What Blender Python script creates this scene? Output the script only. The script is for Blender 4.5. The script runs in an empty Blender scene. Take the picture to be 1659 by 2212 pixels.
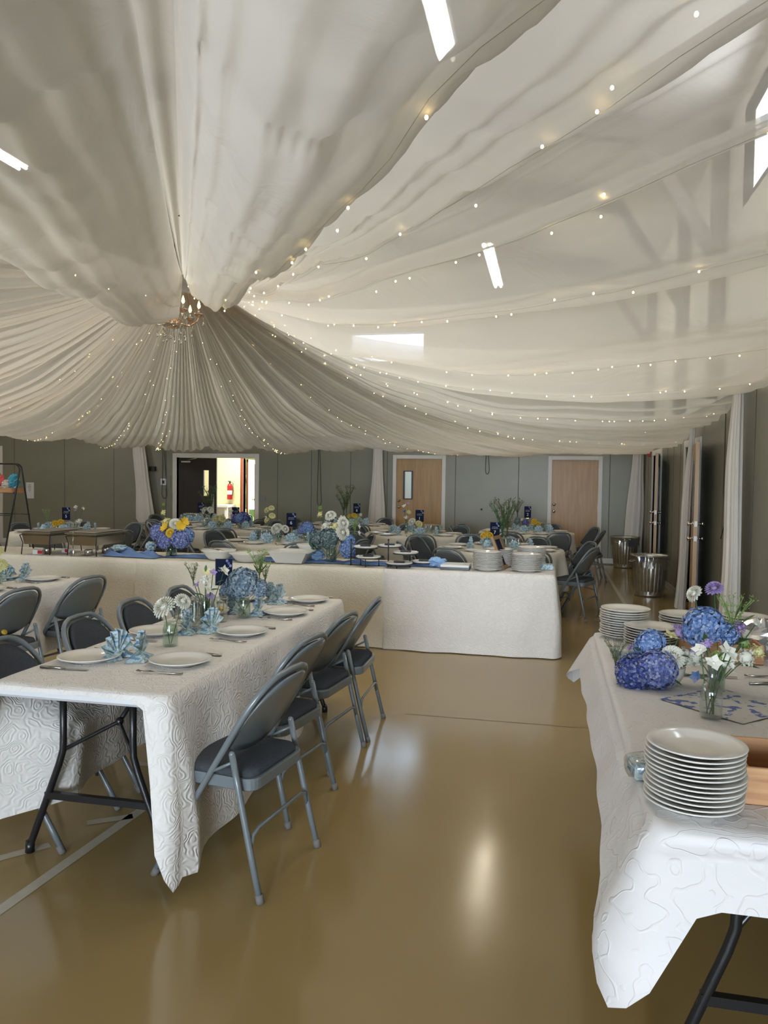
import bpy, math, random
from mathutils import Vector, Matrix, noise
random.seed(7)
PI = math.pi
sc = bpy.context.scene
COL = sc.collection

# ------------------------------------------------------------------ camera, world, lights, exposure
cam_d = bpy.data.cameras.new('camera'); cam = bpy.data.objects.new('camera', cam_d); COL.objects.link(cam)
cam_d.sensor_fit = 'VERTICAL'; cam_d.sensor_height = 24.0; cam_d.lens = 24.0 * 1661.0 / 2212.0
cam_d.clip_start = 0.05; cam_d.clip_end = 200
_yaw, _pitch, _roll = math.radians(12.2), math.radians(-2.4), 0.0138
_f = Vector((-math.sin(_yaw) * math.cos(_pitch), math.cos(_yaw) * math.cos(_pitch), math.sin(_pitch)))
_r = _f.cross(Vector((0, 0, 1))).normalized(); _u = _r.cross(_f)
_r2 = _r * math.cos(_roll) + _u * math.sin(_roll); _u2 = -_r * math.sin(_roll) + _u * math.cos(_roll)
cam.matrix_world = Matrix(((_r2.x, _u2.x, -_f.x, 0), (_r2.y, _u2.y, -_f.y, 0), (_r2.z, _u2.z, -_f.z, 1.55), (0, 0, 0, 1)))
sc.camera = cam

vs = sc.view_settings
vs.view_transform = 'Standard'; vs.look = 'None'; vs.exposure = 0.55; vs.gamma = 1.0; vs.use_curve_mapping = False
sc.cycles.use_denoising = True
sc.cycles.use_adaptive_sampling = True; sc.cycles.adaptive_threshold = 0.03
sc.cycles.max_bounces = 7; sc.cycles.diffuse_bounces = 3; sc.cycles.glossy_bounces = 3
sc.cycles.transparent_max_bounces = 10; sc.cycles.transmission_bounces = 4
sc.cycles.sample_clamp_indirect = 4.0; sc.cycles.caustics_reflective = False; sc.cycles.caustics_refractive = False

w = bpy.data.worlds.new('sky'); sc.world = w; w.use_nodes = True
bg = w.node_tree.nodes['Background']; bg.inputs[0].default_value = (0.72, 0.84, 1.0, 1); bg.inputs[1].default_value = 3.2

def area(name, loc, aim, sx, sy, power, color):
    d = bpy.data.lights.new(name, 'AREA'); d.shape = 'RECTANGLE'; d.size = sx; d.size_y = sy
    d.energy = power; d.color = color
    o = bpy.data.objects.new(name, d); COL.objects.link(o); o.location = loc
    o.rotation_euler = (Vector(aim) - Vector(loc)).to_track_quat('-Z', 'Y').to_euler()
    return o
DAY = (0.80, 0.89, 1.0)
_fd = area('daylight_front_door', (-.15, -12.0, 1.9), (-.6, 4, 1.3), 4.2, 3.0, 104, (.84, .91, 1.0)); _fd.data.spread = math.radians(50)
area('daylight_front_window', (-3.25, -4.2, 1.5), (-3.3, 0, 1.3), 2.6, 1.7, 70, DAY)
area('daylight_right_clerestory_near', (1.98, 1.6, 4.7), (-3, 1.6, 3.6), 3.2, .8, 60, (.95, .97, 1.0))
area('daylight_right_clerestory_far', (1.98, 6.7, 4.7), (-3, 6.7, 3.6), 2.6, .8, 95, (.95, .97, 1.0))
area('daylight_back_gable', (-3.3, 15.75, 4.3), (-3.3, 5, 3.4), 1.5, .6, 42, (.55, .75, 1.0))
area('left_fill', (-13.4, 4.0, 4.1), (-3, 4.0, 2.8), 8.0, 1.0, 85, (1.0, .97, .90))  # unseen fill from the left, added to brighten the canopy panels
area('daylight_vestibule', (-7.0, 18.6, 1.6), (-7.3, 16.5, 1.0), 1.2, 1.8, 60, (1.0, 0.97, 0.86))
area('vestibule_fill', (-7.3, 16.6, 2.55), (-7.3, 16.7, 0), 1.2, .3, 55, (1.0, 0.96, 0.85))  # added fill under the ceiling to brighten the vestibule, no known lamp

# ------------------------------------------------------------------ materials
def mat(name, col, rough=0.6, metal=0.0, noise_scale=0, noise_amt=0.0, bump=0.0, bump_scale=40, sheen=0, coat=0, spec=0.5, coord='Object'):
    m = bpy.data.materials.new(name); m.use_nodes = True
    nt = m.node_tree; b = nt.nodes['Principled BSDF']
    b.inputs['Base Color'].default_value = (*col, 1); b.inputs['Roughness'].default_value = rough
    b.inputs['Metallic'].default_value = metal; b.inputs['Specular IOR Level'].default_value = spec
    if coat: b.inputs['Coat Weight'].default_value = coat; b.inputs['Coat Roughness'].default_value = 0.06
    tc = nt.nodes.new('ShaderNodeTexCoord')
    if noise_amt:
        n = nt.nodes.new('ShaderNodeTexNoise'); n.inputs['Scale'].default_value = noise_scale; n.inputs['Detail'].default_value = 4
        nt.links.new(tc.outputs[coord], n.inputs['Vector'])
        mx = nt.nodes.new('ShaderNodeMix'); mx.data_type = 'RGBA'
        mx.inputs[6].default_value = (*[c * (1 - noise_amt) for c in col], 1)
        mx.inputs[7].default_value = (*[min(1, c * (1 + noise_amt)) for c in col], 1)
        nt.links.new(n.outputs['Fac'], mx.inputs[0]); nt.links.new(mx.outputs[2], b.inputs['Base Color'])
    if bump:
        n2 = nt.nodes.new('ShaderNodeTexNoise'); n2.inputs['Scale'].default_value = bump_scale; n2.inputs['Detail'].default_value = 3
        nt.links.new(tc.outputs[coord], n2.inputs['Vector'])
        bp = nt.nodes.new('ShaderNodeBump'); bp.inputs['Strength'].default_value = bump; bp.inputs['Distance'].default_value = 0.01
        nt.links.new(n2.outputs['Fac'], bp.inputs['Height']); nt.links.new(bp.outputs['Normal'], b.inputs['Normal'])
    return m

def emit(name, col, s):
    m = bpy.data.materials.new(name); m.use_nodes = True; nt = m.node_tree
    nt.nodes.remove(nt.nodes['Principled BSDF'])
    e = nt.nodes.new('ShaderNodeEmission'); e.inputs[0].default_value = (*col, 1); e.inputs[1].default_value = s
    nt.links.new(e.outputs[0], nt.nodes['Material Output'].inputs[0]); return m

def wood(name, c1, c2, scale=1.0, rough=0.45, axis='Z'):
    m = bpy.data.materials.new(name); m.use_nodes = True; nt = m.node_tree; b = nt.nodes['Principled BSDF']
    b.inputs['Roughness'].default_value = rough
    tc = nt.nodes.new('ShaderNodeTexCoord'); mp = nt.nodes.new('ShaderNodeMapping')
    s = {'Z': (14, 14, 0.8), 'X': (0.8, 14, 14), 'Y': (14, 0.8, 14)}[axis]
    mp.inputs['Scale'].default_value = tuple(q * scale for q in s)
    nt.links.new(tc.outputs['Object'], mp.inputs['Vector'])
    n = nt.nodes.new('ShaderNodeTexNoise'); n.inputs['Scale'].default_value = 2.2; n.inputs['Detail'].default_value = 6; n.inputs['Distortion'].default_value = 0.6
    nt.links.new(mp.outputs[0], n.inputs['Vector'])
    cr = nt.nodes.new('ShaderNodeValToRGB'); cr.color_ramp.elements[0].position = 0.3; cr.color_ramp.elements[1].position = 0.7
    cr.color_ramp.elements[0].color = (*c1, 1); cr.color_ramp.elements[1].color = (*c2, 1)
    nt.links.new(n.outputs['Fac'], cr.inputs[0]); nt.links.new(cr.outputs[0], b.inputs['Base Color'])
    return m

def sheer(name, transp, transl, bump=0.25, bscale=2.2):
    """gauze: part see-through, part translucent, part diffuse"""
    m = bpy.data.materials.new(name); m.use_nodes = True; nt = m.node_tree
    nt.nodes.remove(nt.nodes['Principled BSDF'])
    tc = nt.nodes.new('ShaderNodeTexCoord')
    n = nt.nodes.new('ShaderNodeTexNoise'); n.inputs['Scale'].default_value = bscale; n.inputs['Detail'].default_value = 5; n.inputs['Distortion'].default_value = 1.2
    nt.links.new(tc.outputs['Object'], n.inputs['Vector'])
    v = nt.nodes.new('ShaderNodeTexVoronoi'); v.feature = 'DISTANCE_TO_EDGE'; v.inputs['Scale'].default_value = bscale * 1.1
    mixv = nt.nodes.new('ShaderNodeMix'); mixv.data_type = 'RGBA'; mixv.inputs[0].default_value = 0.35
    nt.links.new(tc.outputs['Object'], mixv.inputs[6]); nt.links.new(n.outputs['Color'], mixv.inputs[7])
    nt.links.new(mixv.outputs[2], v.inputs['Vector'])
    mr = nt.nodes.new('ShaderNodeMapRange'); mr.inputs['From Max'].default_value = 0.12
    nt.links.new(v.outputs['Distance'], mr.inputs['Value'])
    mul = nt.nodes.new('ShaderNodeMath'); mul.operation = 'MULTIPLY_ADD'; mul.inputs[1].default_value = 0.35
    nt.links.new(mr.outputs[0], mul.inputs[0]); nt.links.new(n.outputs['Fac'], mul.inputs[2])
    bp = nt.nodes.new('ShaderNodeBump'); bp.inputs['Strength'].default_value = bump; bp.inputs['Distance'].default_value = 0.12
    nt.links.new(mul.outputs[0], bp.inputs['Height'])
    col = (0.82, 0.79, 0.73, 1)
    d = nt.nodes.new('ShaderNodeBsdfDiffuse'); d.inputs[0].default_value = col
    t = nt.nodes.new('ShaderNodeBsdfTranslucent'); t.inputs[0].default_value = col
    tr = nt.nodes.new('ShaderNodeBsdfTransparent')
    nt.links.new(bp.outputs[0], d.inputs['Normal']); nt.links.new(bp.outputs[0], t.inputs['Normal'])
    a = nt.nodes.new('ShaderNodeMixShader'); a.inputs[0].default_value = transl
    nt.links.new(d.outputs[0], a.inputs[1]); nt.links.new(t.outputs[0], a.inputs[2])
    # a woven gauze closes up when seen edge-on
    lw = nt.nodes.new('ShaderNodeLayerWeight'); lw.inputs[0].default_value = 0.35
    mm = nt.nodes.new('ShaderNodeMapRange'); mm.inputs['To Min'].default_value = transp; mm.inputs['To Max'].default_value = transp * 0.15
    nt.links.new(lw.outputs['Facing'], mm.inputs['Value'])
    c = nt.nodes.new('ShaderNodeMixShader'); nt.links.new(mm.outputs[0], c.inputs[0])
    nt.links.new(a.outputs[0], c.inputs[1]); nt.links.new(tr.outputs[0], c.inputs[2])
    nt.links.new(c.outputs[0], nt.nodes['Material Output'].inputs[0])
    return m

def glassy(name, tint, gloss=0.06, rough=0.02, body=0.0):
    m = bpy.data.materials.new(name); m.use_nodes = True; nt = m.node_tree
    nt.nodes.remove(nt.nodes['Principled BSDF'])
    tr = nt.nodes.new('ShaderNodeBsdfTransparent'); tr.inputs[0].default_value = (*tint, 1)
    g = nt.nodes.new('ShaderNodeBsdfGlossy'); g.inputs['Roughness'].default_value = rough; g.inputs[0].default_value = (1, 1, 1, 1)
    lw = nt.nodes.new('ShaderNodeLayerWeight'); lw.inputs[0].default_value = 0.4
    mr = nt.nodes.new('ShaderNodeMapRange'); mr.inputs['To Min'].default_value = gloss; mr.inputs['To Max'].default_value = 0.42
    nt.links.new(lw.outputs['Facing'], mr.inputs['Value'])
    mx = nt.nodes.new('ShaderNodeMixShader'); nt.links.new(mr.outputs[0], mx.inputs[0])
    nt.links.new(tr.outputs[0], mx.inputs[1]); nt.links.new(g.outputs[0], mx.inputs[2])
    nt.links.new(mx.outputs[0], nt.nodes['Material Output'].inputs[0]); return m

def quilted(name, col, scale=1.0, strength=0.5, dist=0.006, vine=False):
    """white matelasse cloth with a stitched swirl relief"""
    m = mat(name, col, 0.85, spec=0.2); nt = m.node_tree; b = nt.nodes['Principled BSDF']
    tc = nt.nodes.new('ShaderNodeTexCoord')
    n = nt.nodes.new('ShaderNodeTexNoise'); n.inputs['Scale'].default_value = 5.5 * scale; n.inputs['Detail'].default_value = 1.0
    nt.links.new(tc.outputs['Object'], n.inputs['Vector'])
    mu = nt.nodes.new('ShaderNodeMath'); mu.operation = 'MULTIPLY'; mu.inputs[1].default_value = 70.0 if not vine else 34.0
    nt.links.new(n.outputs['Fac'], mu.inputs[0])
    si = nt.nodes.new('ShaderNodeMath'); si.operation = 'SINE'; nt.links.new(mu.outputs[0], si.inputs[0])
    h = si.outputs[0]
    if vine:
        mrr = nt.nodes.new('ShaderNodeMapRange'); mrr.inputs['From Min'].default_value = 0.75; nt.links.new(h, mrr.inputs['Value']); h = mrr.outputs[0]
    n2 = nt.nodes.new('ShaderNodeTexNoise'); n2.inputs['Scale'].default_value = 9; n2.inputs['Detail'].default_value = 4
    nt.links.new(tc.outputs['Object'], n2.inputs['Vector'])
    ad = nt.nodes.new('ShaderNodeMath'); ad.operation = 'MULTIPLY_ADD'; ad.inputs[1].default_value = 0.25
    nt.links.new(h, ad.inputs[0]); nt.links.new(n2.outputs['Fac'], ad.inputs[2])
    bp = nt.nodes.new('ShaderNodeBump'); bp.inputs['Strength'].default_value = strength; bp.inputs['Distance'].default_value = dist
    nt.links.new(ad.outputs[0], bp.inputs['Height']); nt.links.new(bp.outputs[0], b.inputs['Normal'])
    return m

def printed(name, base, c2, c3, scale=20, rough=0.8, t1=0.5, t2=0.62):
    m = mat(name, base, rough, spec=0.2); nt = m.node_tree; b = nt.nodes['Principled BSDF']
    tc = nt.nodes.new('ShaderNodeTexCoord')
    n = nt.nodes.new('ShaderNodeTexNoise'); n.inputs['Scale'].default_value = scale; n.inputs['Detail'].default_value = 3
    nt.links.new(tc.outputs['Object'], n.inputs['Vector'])
    cr = nt.nodes.new('ShaderNodeValToRGB'); e = cr.color_ramp.elements
    e[0].position = 0.0; e[0].color = (*c3, 1); e[1].position = t1; e[1].color = (*base, 1)
    x = e.new(t1 - 0.06); x.color = (*c3, 1); y = e.new(t2); y.color = (*base, 1); z = e.new(t2 + 0.04); z.color = (*c2, 1)
    nt.links.new(n.outputs['Fac'], cr.inputs[0]); nt.links.new(cr.outputs[0], b.inputs['Base Color'])
    return m

M = {}
M['wall'] = mat('grey_panel_paint', (0.232, 0.228, 0.175), 0.36, noise_scale=3, noise_amt=0.07, bump=0.08, bump_scale=60)
M['upper'] = mat('cream_wall_paint', (0.62, 0.60, 0.54), 0.7, noise_scale=2, noise_amt=0.04)
M['ceiling'] = mat('ceiling_paint', (0.60, 0.575, 0.53), 0.8, noise_scale=1, noise_amt=0.04)
M['white_trim'] = mat('white_trim_paint', (0.72, 0.71, 0.66), 0.45, noise_scale=8, noise_amt=0.03)
M['brown'] = mat('brown_timber', (0.16, 0.12, 0.095), 0.6, noise_scale=12, noise_amt=0.2)
M['door'] = wood('oak_veneer', (0.36, 0.205, 0.075), (0.46, 0.28, 0.115), 0.8, 0.4)
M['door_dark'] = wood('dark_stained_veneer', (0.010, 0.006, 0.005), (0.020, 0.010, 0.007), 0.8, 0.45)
M['redwood'] = wood('red_brown_timber', (0.20, 0.055, 0.025), (0.30, 0.09, 0.04), 0.8, 0.4)
M['box_wood'] = wood('cedar_crate', (0.36, 0.17, 0.07), (0.55, 0.31, 0.15), 1.6, 0.5, 'X')
M['plate'] = mat('glazed_stoneware', (0.74, 0.72, 0.67), 0.12, noise_scale=5, noise_amt=0.01, coat=0.3)
M['plastic_white'] = mat('white_moulded_plastic', (0.72, 0.74, 0.76), 0.5, bump=0.1, bump_scale=200)
M['black_metal'] = mat('black_enamel', (0.012, 0.012, 0.013), 0.32)
M['chair_metal'] = mat('grey_chair_enamel', (0.15, 0.175, 0.185), 0.30, noise_scale=20, noise_amt=0.06, coat=0.25)
M['chair_fabric'] = mat('charcoal_upholstery', (0.062, 0.068, 0.078), 0.95, noise_scale=160, noise_amt=0.45, bump=0.4, bump_scale=300, spec=0.1)
M['rubber'] = mat('grey_rubber', (0.16, 0.15, 0.14), 0.8)
M['steel'] = mat('brushed_steel', (0.52, 0.50, 0.46), 0.28, 1.0, noise_scale=30, noise_amt=0.1)
M['cutlery'] = mat('steel_cutlery', (0.42, 0.40, 0.37), 0.2, 1.0)
M['galv'] = mat('galvanized_steel', (0.62, 0.62, 0.59), 0.40, 1.0, noise_scale=14, noise_amt=0.25)
M['chrome'] = mat('polished_metal', (0.75, 0.72, 0.68), 0.12, 1.0)
M['brass'] = mat('gold_cap', (0.75, 0.5, 0.15), 0.25, 1.0)
M['glass'] = glassy('clear_glass', (0.93, 0.95, 0.94))
M['glass_green'] = glassy('greenish_glass', (0.84, 0.90, 0.86))
M['bag'] = glassy('clear_plastic', (0.90, 0.90, 0.88), 0.14, 0.15)
M['crystal'] = glassy('amber_crystal', (0.80, 0.62, 0.42), 0.35, 0.05)
M['crystal_clear'] = glassy('smoky_crystal', (0.72, 0.70, 0.62), 0.3, 0.05)
M['cloth'] = quilted('cream_matelasse_cloth', (0.74, 0.69, 0.58), 2.2, 0.5, 0.005)
M['cloth_white'] = quilted('white_matelasse_cloth', (0.76, 0.73, 0.69), 2.5, 0.7, 0.005)
M['cloth_vine'] = quilted('white_vine_jacquard_cloth', (0.74, 0.72, 0.71), 2.2, 0.7, 0.007, vine=True)
M['sheer'] = sheer('white_voile', 0.52, 0.50, 0.14, 1.8)
M['sheer_near'] = sheer('white_crumpled_voile', 0.22, 0.60, 0.18, 1.3)
M['sheer_tail'] = sheer('white_voile_tail', 0.12, 0.12, 0.1, 5)
M['blue_cloth'] = mat('dusty_blue_gauze', (0.15, 0.24, 0.45), 0.9, noise_scale=8, noise_amt=0.15, bump=0.3, bump_scale=60, spec=0.1)
M['napkin'] = printed('blue_floral_paper', (0.50, 0.60, 0.64), (0.17, 0.31, 0.46), (0.25, 0.36, 0.34), 30, t1=.47, t2=.55)
M['runner'] = printed('blue_rose_print', (0.62, 0.60, 0.56), (0.13, 0.18, 0.42), (0.48, 0.49, 0.42), 24, t1=0.34, t2=0.55)
M['navy'] = mat('navy_card', (0.006, 0.011, 0.035), 0.7, spec=0.15)
M['paper'] = mat('white_paper', (0.75, 0.75, 0.74), 0.7)
M['ink'] = mat('black_ink', (0.02, 0.02, 0.02), 0.6)
M['white_ink'] = mat('white_ink', (0.8, 0.8, 0.8), 0.6)
M['ceramic'] = mat('cream_ceramic', (0.74, 0.72, 0.66), 0.2, coat=0.2)
M['leaf'] = mat('green_leaf', (0.045, 0.11, 0.03), 0.5, noise_scale=30, noise_amt=0.3)
M['leaf_light'] = mat('pale_green_leaf', (0.20, 0.30, 0.08), 0.5, noise_scale=30, noise_amt=0.3)
M['twig'] = mat('olive_twig', (0.09, 0.10, 0.035), 0.7)
M['hyd_blue'] = mat('blue_hydrangea_petals', (0.17, 0.28, 0.56), 0.7, noise_scale=45, noise_amt=0.75, spec=0.2)
M['hyd_violet'] = mat('violet_blue_hydrangea_petals', (0.20, 0.24, 0.52), 0.7, noise_scale=45, noise_amt=0.75, spec=0.2)
M['hyd_navy'] = mat('deep_blue_hydrangea_petals', (0.075, 0.105, 0.33), 0.7, noise_scale=45, noise_amt=0.75, spec=0.2)
M['hyd_teal'] = mat('teal_hydrangea_petals', (0.11, 0.18, 0.195), 0.7, noise_scale=45, noise_amt=0.75, spec=0.2)
M['hyd_grey'] = mat('dusty_blue_hydrangea_petals', (0.21, 0.31, 0.41), 0.7, noise_scale=45, noise_amt=0.6, spec=0.2)
def petal_mat(name, col, lo, hi):
    m = mat(name, col, 0.7, spec=0.2); nt = m.node_tree; b = nt.nodes['Principled BSDF']
    g = nt.nodes.new('ShaderNodeNewGeometry'); cr = nt.nodes.new('ShaderNodeValToRGB'); e = cr.color_ramp.elements
    e[0].position = 0.0; e[0].color = (*[c * lo for c in col], 1); e[1].position = 1.0; e[1].color = (*[min(.85, c * .6 + hi) for c in col], 1)
    x = e.new(0.5); x.color = (*col, 1)
    nt.links.new(g.outputs['Random Per Island'], cr.inputs[0]); nt.links.new(cr.outputs[0], b.inputs['Base Color']); return m
for _n, _c in (('hyd_blue', (0.15, 0.27, 0.56)), ('hyd_violet', (0.17, 0.215, 0.50)), ('hyd_navy', (0.06, 0.09, 0.32)), ('hyd_teal', (0.11, 0.18, 0.185)), ('hyd_grey', (0.20, 0.30, 0.39))): M[_n] = petal_mat(_n + '_petals', _c, .45, .28)
M['pet_white'] = mat('white_petals', (0.76, 0.76, 0.66), 0.7, spec=0.2, noise_scale=10, noise_amt=0.08)
M['pet_cream'] = mat('cream_yellow_petals', (0.74, 0.70, 0.36), 0.7, spec=0.2, noise_scale=10, noise_amt=0.1)
M['pet_yellow'] = mat('yellow_petals', (0.75, 0.50, 0.05), 0.7, spec=0.2, noise_scale=10, noise_amt=0.15)
M['pet_lilac'] = mat('lilac_petals', (0.36, 0.27, 0.52), 0.7, spec=0.2, noise_scale=12, noise_amt=0.25)
M['red'] = mat('red_enamel', (0.45, 0.02, 0.02), 0.35)
M['candy_red'] = mat('red_wrapped_sweets', (0.50, 0.05, 0.06), 0.35, noise_scale=30, noise_amt=0.5)
M['candy_teal'] = mat('teal_wrapped_sweets', (0.05, 0.28, 0.38), 0.35, noise_scale=30, noise_amt=0.5)
M['candy_pale'] = mat('pale_wrapped_sweets', (0.55, 0.48, 0.40), 0.35, noise_scale=30, noise_amt=0.3)
M['yellow_wall'] = mat('yellow_cream_paint', (0.78, 0.72, 0.44), 0.7)
M['white_paint'] = mat('white_enamel', (0.8, 0.8, 0.78), 0.4)
M['grass'] = mat('lawn', (0.13, 0.22, 0.05), 0.9, noise_scale=6, noise_amt=0.4)
M['hedge'] = mat('sunlit_hedge', (0.20, 0.30, 0.08), 0.9, noise_scale=3, noise_amt=0.6)
M['plate_cover'] = mat('grey_switch_plate', (0.22, 0.22, 0.20), 0.5)
M['sticker'] = mat('yellow_sticker', (0.55, 0.38, 0.03), 0.5)
M['blue_label'] = mat('blue_label', (0.03, 0.06, 0.25), 0.4)
M['tube_light'] = emit('fluorescent_tube', (1.0, 0.90, 0.72), 62)
M['fairy'] = emit('warm_fairy_bulb', (1.0, 0.72, 0.28), 26)
M['flame'] = emit('warm_candle_bulb', (1.0, 0.50, 0.12), 14)
M['pane'] = glassy('window_pane', (0.95, 0.97, 0.98), 0.05)
M['tape'] = mat('court_line_paint', (0.46, 0.42, 0.33), 0.25, noise_scale=20, noise_amt=0.12)
M['cord'] = mat('dark_cord', (0.05, 0.05, 0.04), 0.6)

def floor_mat():
    m = mat('polished_tan_floor', (0.30, 0.212, 0.085), 0.16, noise_scale=0.9, noise_amt=0.06, bump=0.02, bump_scale=5, spec=0.5)
    nt = m.node_tree; b = nt.nodes['Principled BSDF']
    tc = nt.nodes.new('ShaderNodeTexCoord'); n = nt.nodes.new('ShaderNodeTexNoise'); n.inputs['Scale'].default_value = 2.5; n.inputs['Detail'].default_value = 5
    nt.links.new(tc.outputs['Object'], n.inputs['Vector'])
    mr = nt.nodes.new('ShaderNodeMapRange'); mr.inputs['To Min'].default_value = 0.10; mr.inputs['To Max'].default_value = 0.22
    nt.links.new(n.outputs['Fac'], mr.inputs['Value']); nt.links.new(mr.outputs[0], b.inputs['Roughness'])
    return m
M['floor'] = floor_mat()

# ------------------------------------------------------------------ mesh tools
class MB:
    def __init__(s): s.v = []; s.f = []; s.sm = []
    def add(s, vs_, fs, smooth=False, T=None):
        o = len(s.v)
        s.v += [tuple(T @ Vector(p)) for p in vs_] if T is not None else [tuple(p) for p in vs_]
        s.f += [tuple(i + o for i in f) for f in fs]; s.sm += [smooth] * len(fs)
        return s
    def box(s, x0, x1, y0, y1, z0, z1, b=0.0, T=None):
        if b <= 0:
            v = [(x, y, z) for z in (z0, z1) for y in (y0, y1) for x in (x0, x1)]
            return s.add(v, [(0, 2, 3, 1), (4, 5, 7, 6), (0, 1, 5, 4), (2, 6, 7, 3), (0, 4, 6, 2), (1, 3, 7, 5)], False, T)
        b = min(b, (x1 - x0) / 2.01, (y1 - y0) / 2.01, (z1 - z0) / 2.01)
        v = []; idx = {}
        for ix, X in enumerate((x0, x1)):
            for iy, Y in enumerate((y0, y1)):
                for iz, Z in enumerate((z0, z1)):
                    sx, sy, sz = (1 - 2 * ix), (1 - 2 * iy), (1 - 2 * iz)
                    idx[ix, iy, iz, 'x'] = len(v); v.append((X, Y + sy * b, Z + sz * b))
                    idx[ix, iy, iz, 'y'] = len(v); v.append((X + sx * b, Y, Z + sz * b))
                    idx[ix, iy, iz, 'z'] = len(v); v.append((X + sx * b, Y + sy * b, Z))
        I = lambda a, c, d, k: idx[a, c, d, k]
        f = []
        for a in (0, 1):
            f.append((I(a, 0, 0, 'x'), I(a, 1, 0, 'x'), I(a, 1, 1, 'x'), I(a, 0, 1, 'x')))
            f.append((I(0, a, 0, 'y'), I(1, a, 0, 'y'), I(1, a, 1, 'y'), I(0, a, 1, 'y')))
            f.append((I(0, 0, a, 'z'), I(1, 0, a, 'z'), I(1, 1, a, 'z'), I(0, 1, a, 'z')))
            for c in (0, 1):
                f.append((I(a, c, 0, 'x'), I(a, c, 1, 'x'), I(a, c, 1, 'y'), I(a, c, 0, 'y')))
                f.append((I(a, 0, c, 'x'), I(a, 1, c, 'x'), I(a, 1, c, 'z'), I(a, 0, c, 'z')))
                f.append((I(0, a, c, 'y'), I(1, a, c, 'y'), I(1, a, c, 'z'), I(0, a, c, 'z')))
                for d in (0, 1): f.append((I(a, c, d, 'x'), I(a, c, d, 'y'), I(a, c, d, 'z')))
        return s.add(v, f, False, T)
    def tube(s, pts, r, n=8, cap=True, closed=False, T=None):
        P = [Vector(p) for p in pts]; m = len(P); R = r if isinstance(r, (list, tuple)) else [r] * m
        vs_ = []; prev = None
        for i in range(m):
            if closed: d = P[(i + 1) % m] - P[i - 1]
            else: d = P[min(i + 1, m - 1)] - P[max(i - 1, 0)]
            if d.length < 1e-9: d = Vector((0, 0, 1))
            d.normalize()
            if prev is None:
                a = Vector((0, 0, 1)) if abs(d.z) < 0.9 else Vector((1, 0, 0)); x = d.cross(a).normalized()
            else:
                x = prev - d * prev.dot(d); x = x.normalized() if x.length > 1e-6 else d.orthogonal().normalized()
            prev = x; y = d.cross(x)
            vs_ += [P[i] + (x * math.cos(2 * PI * k / n) + y * math.sin(2 * PI * k / n)) * R[i] for k in range(n)]
        fs = []
        for i in range(m if closed else m - 1):
            j = (i + 1) % m
            fs += [(i * n + k, i * n + (k + 1) % n, j * n + (k + 1) % n, j * n + k) for k in range(n)]
        if cap and not closed: fs += [tuple(range(n))[::-1], tuple((m - 1) * n + k for k in range(n))]
        return s.add(vs_, fs, True, T)
    def lathe(s, prof, n=24, c=(0, 0, 0), T=None, mod=None, closed=False):
        vs_ = []
        for (r, z) in prof:
            for k in range(n):
                a = 2 * PI * k / n; rr = r * (mod(a, z) if mod else 1)
                vs_.append((c[0] + rr * math.cos(a), c[1] + rr * math.sin(a), c[2] + z))
        fs = []
        for i in range(len(prof) - 1):
            fs += [(i * n + k, i * n + (k + 1) % n, (i + 1) * n + (k + 1) % n, (i + 1) * n + k) for k in range(n)]
        return s.add(vs_, fs, True, T)
    def grid(s, fn, nu, nv, T=None, smooth=True, wrap=False):
        vs_ = [fn(i / nu, j / nv) for i in range(nu + 1) for j in range(nv + (0 if wrap else 1))]
        w_ = nv if wrap else nv + 1; fs = []
        for i in range(nu):
            for j in range(nv):
                k = (j + 1) % w_ if wrap else j + 1
                fs.append((i * w_ + j, i * w_ + k, (i + 1) * w_ + k, (i + 1) * w_ + j))
        return s.add(vs_, fs, smooth, T)
    def ball(s, c, r, n=8, sq=(1, 1, 1)):
        prof = [(math.sin(PI * i / n) , -math.cos(PI * i / n)) for i in range(n + 1)]
        T = Matrix.Translation(c) @ Matrix.Diagonal((r * sq[0], r * sq[1], r * sq[2], 1))
        return s.lathe([(max(a, 1e-4), z) for a, z in prof], n + 2, T=T)
    def build(s, name, m, parent=None, loc=None, smooth=None):
        me = bpy.data.meshes.new(name); me.from_pydata(s.v, [], s.f)
        me.polygons.foreach_set('use_smooth', s.sm if smooth is None else [smooth] * len(s.f))
        me.materials.append(m); me.update()
        o = bpy.data.objects.new(name, me); COL.objects.link(o)
        if parent: o.parent = parent
        if loc: o.location = loc
        return o

def tag(o, label=None, cat=None, group=None, kind=None):
    if label: o['label'] = label
    if cat: o['category'] = cat
    if group: o['group'] = group
    if kind: o['kind'] = kind
    return o
def thing(name, label, cat, loc=(0, 0, 0), rz=0, group=None):
    o = bpy.data.objects.new(name, None); COL.objects.link(o); o.location = loc; o.rotation_euler = (0, 0, rz)
    o.empty_display_size = 0.1
    return tag(o, label, cat, group)
KIDS = {}
def dup(root, loc=None, rz=None, label=None, group=None, rot=None):
    def rec(o, par):
        c = o.copy(); COL.objects.link(c)
        if par: c.parent = par
        for ch in KIDS.get(o.name) or KIDS.setdefault(o.name, [q for q in bpy.data.objects if q.parent == o]): rec(ch, c)
        return c
    r = rec(root, None)
    if loc: r.location = loc
    if rz is not None: r.rotation_euler = (0, 0, rz)
    if rot is not None: r.rotation_euler = rot
    if label: r['label'] = label
    if group: r['group'] = group
    return r
def struct(name, mb, m, parent=None):
    o = mb.build(name, m, parent)
    if not parent: o['kind'] = 'structure'
    return o
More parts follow.
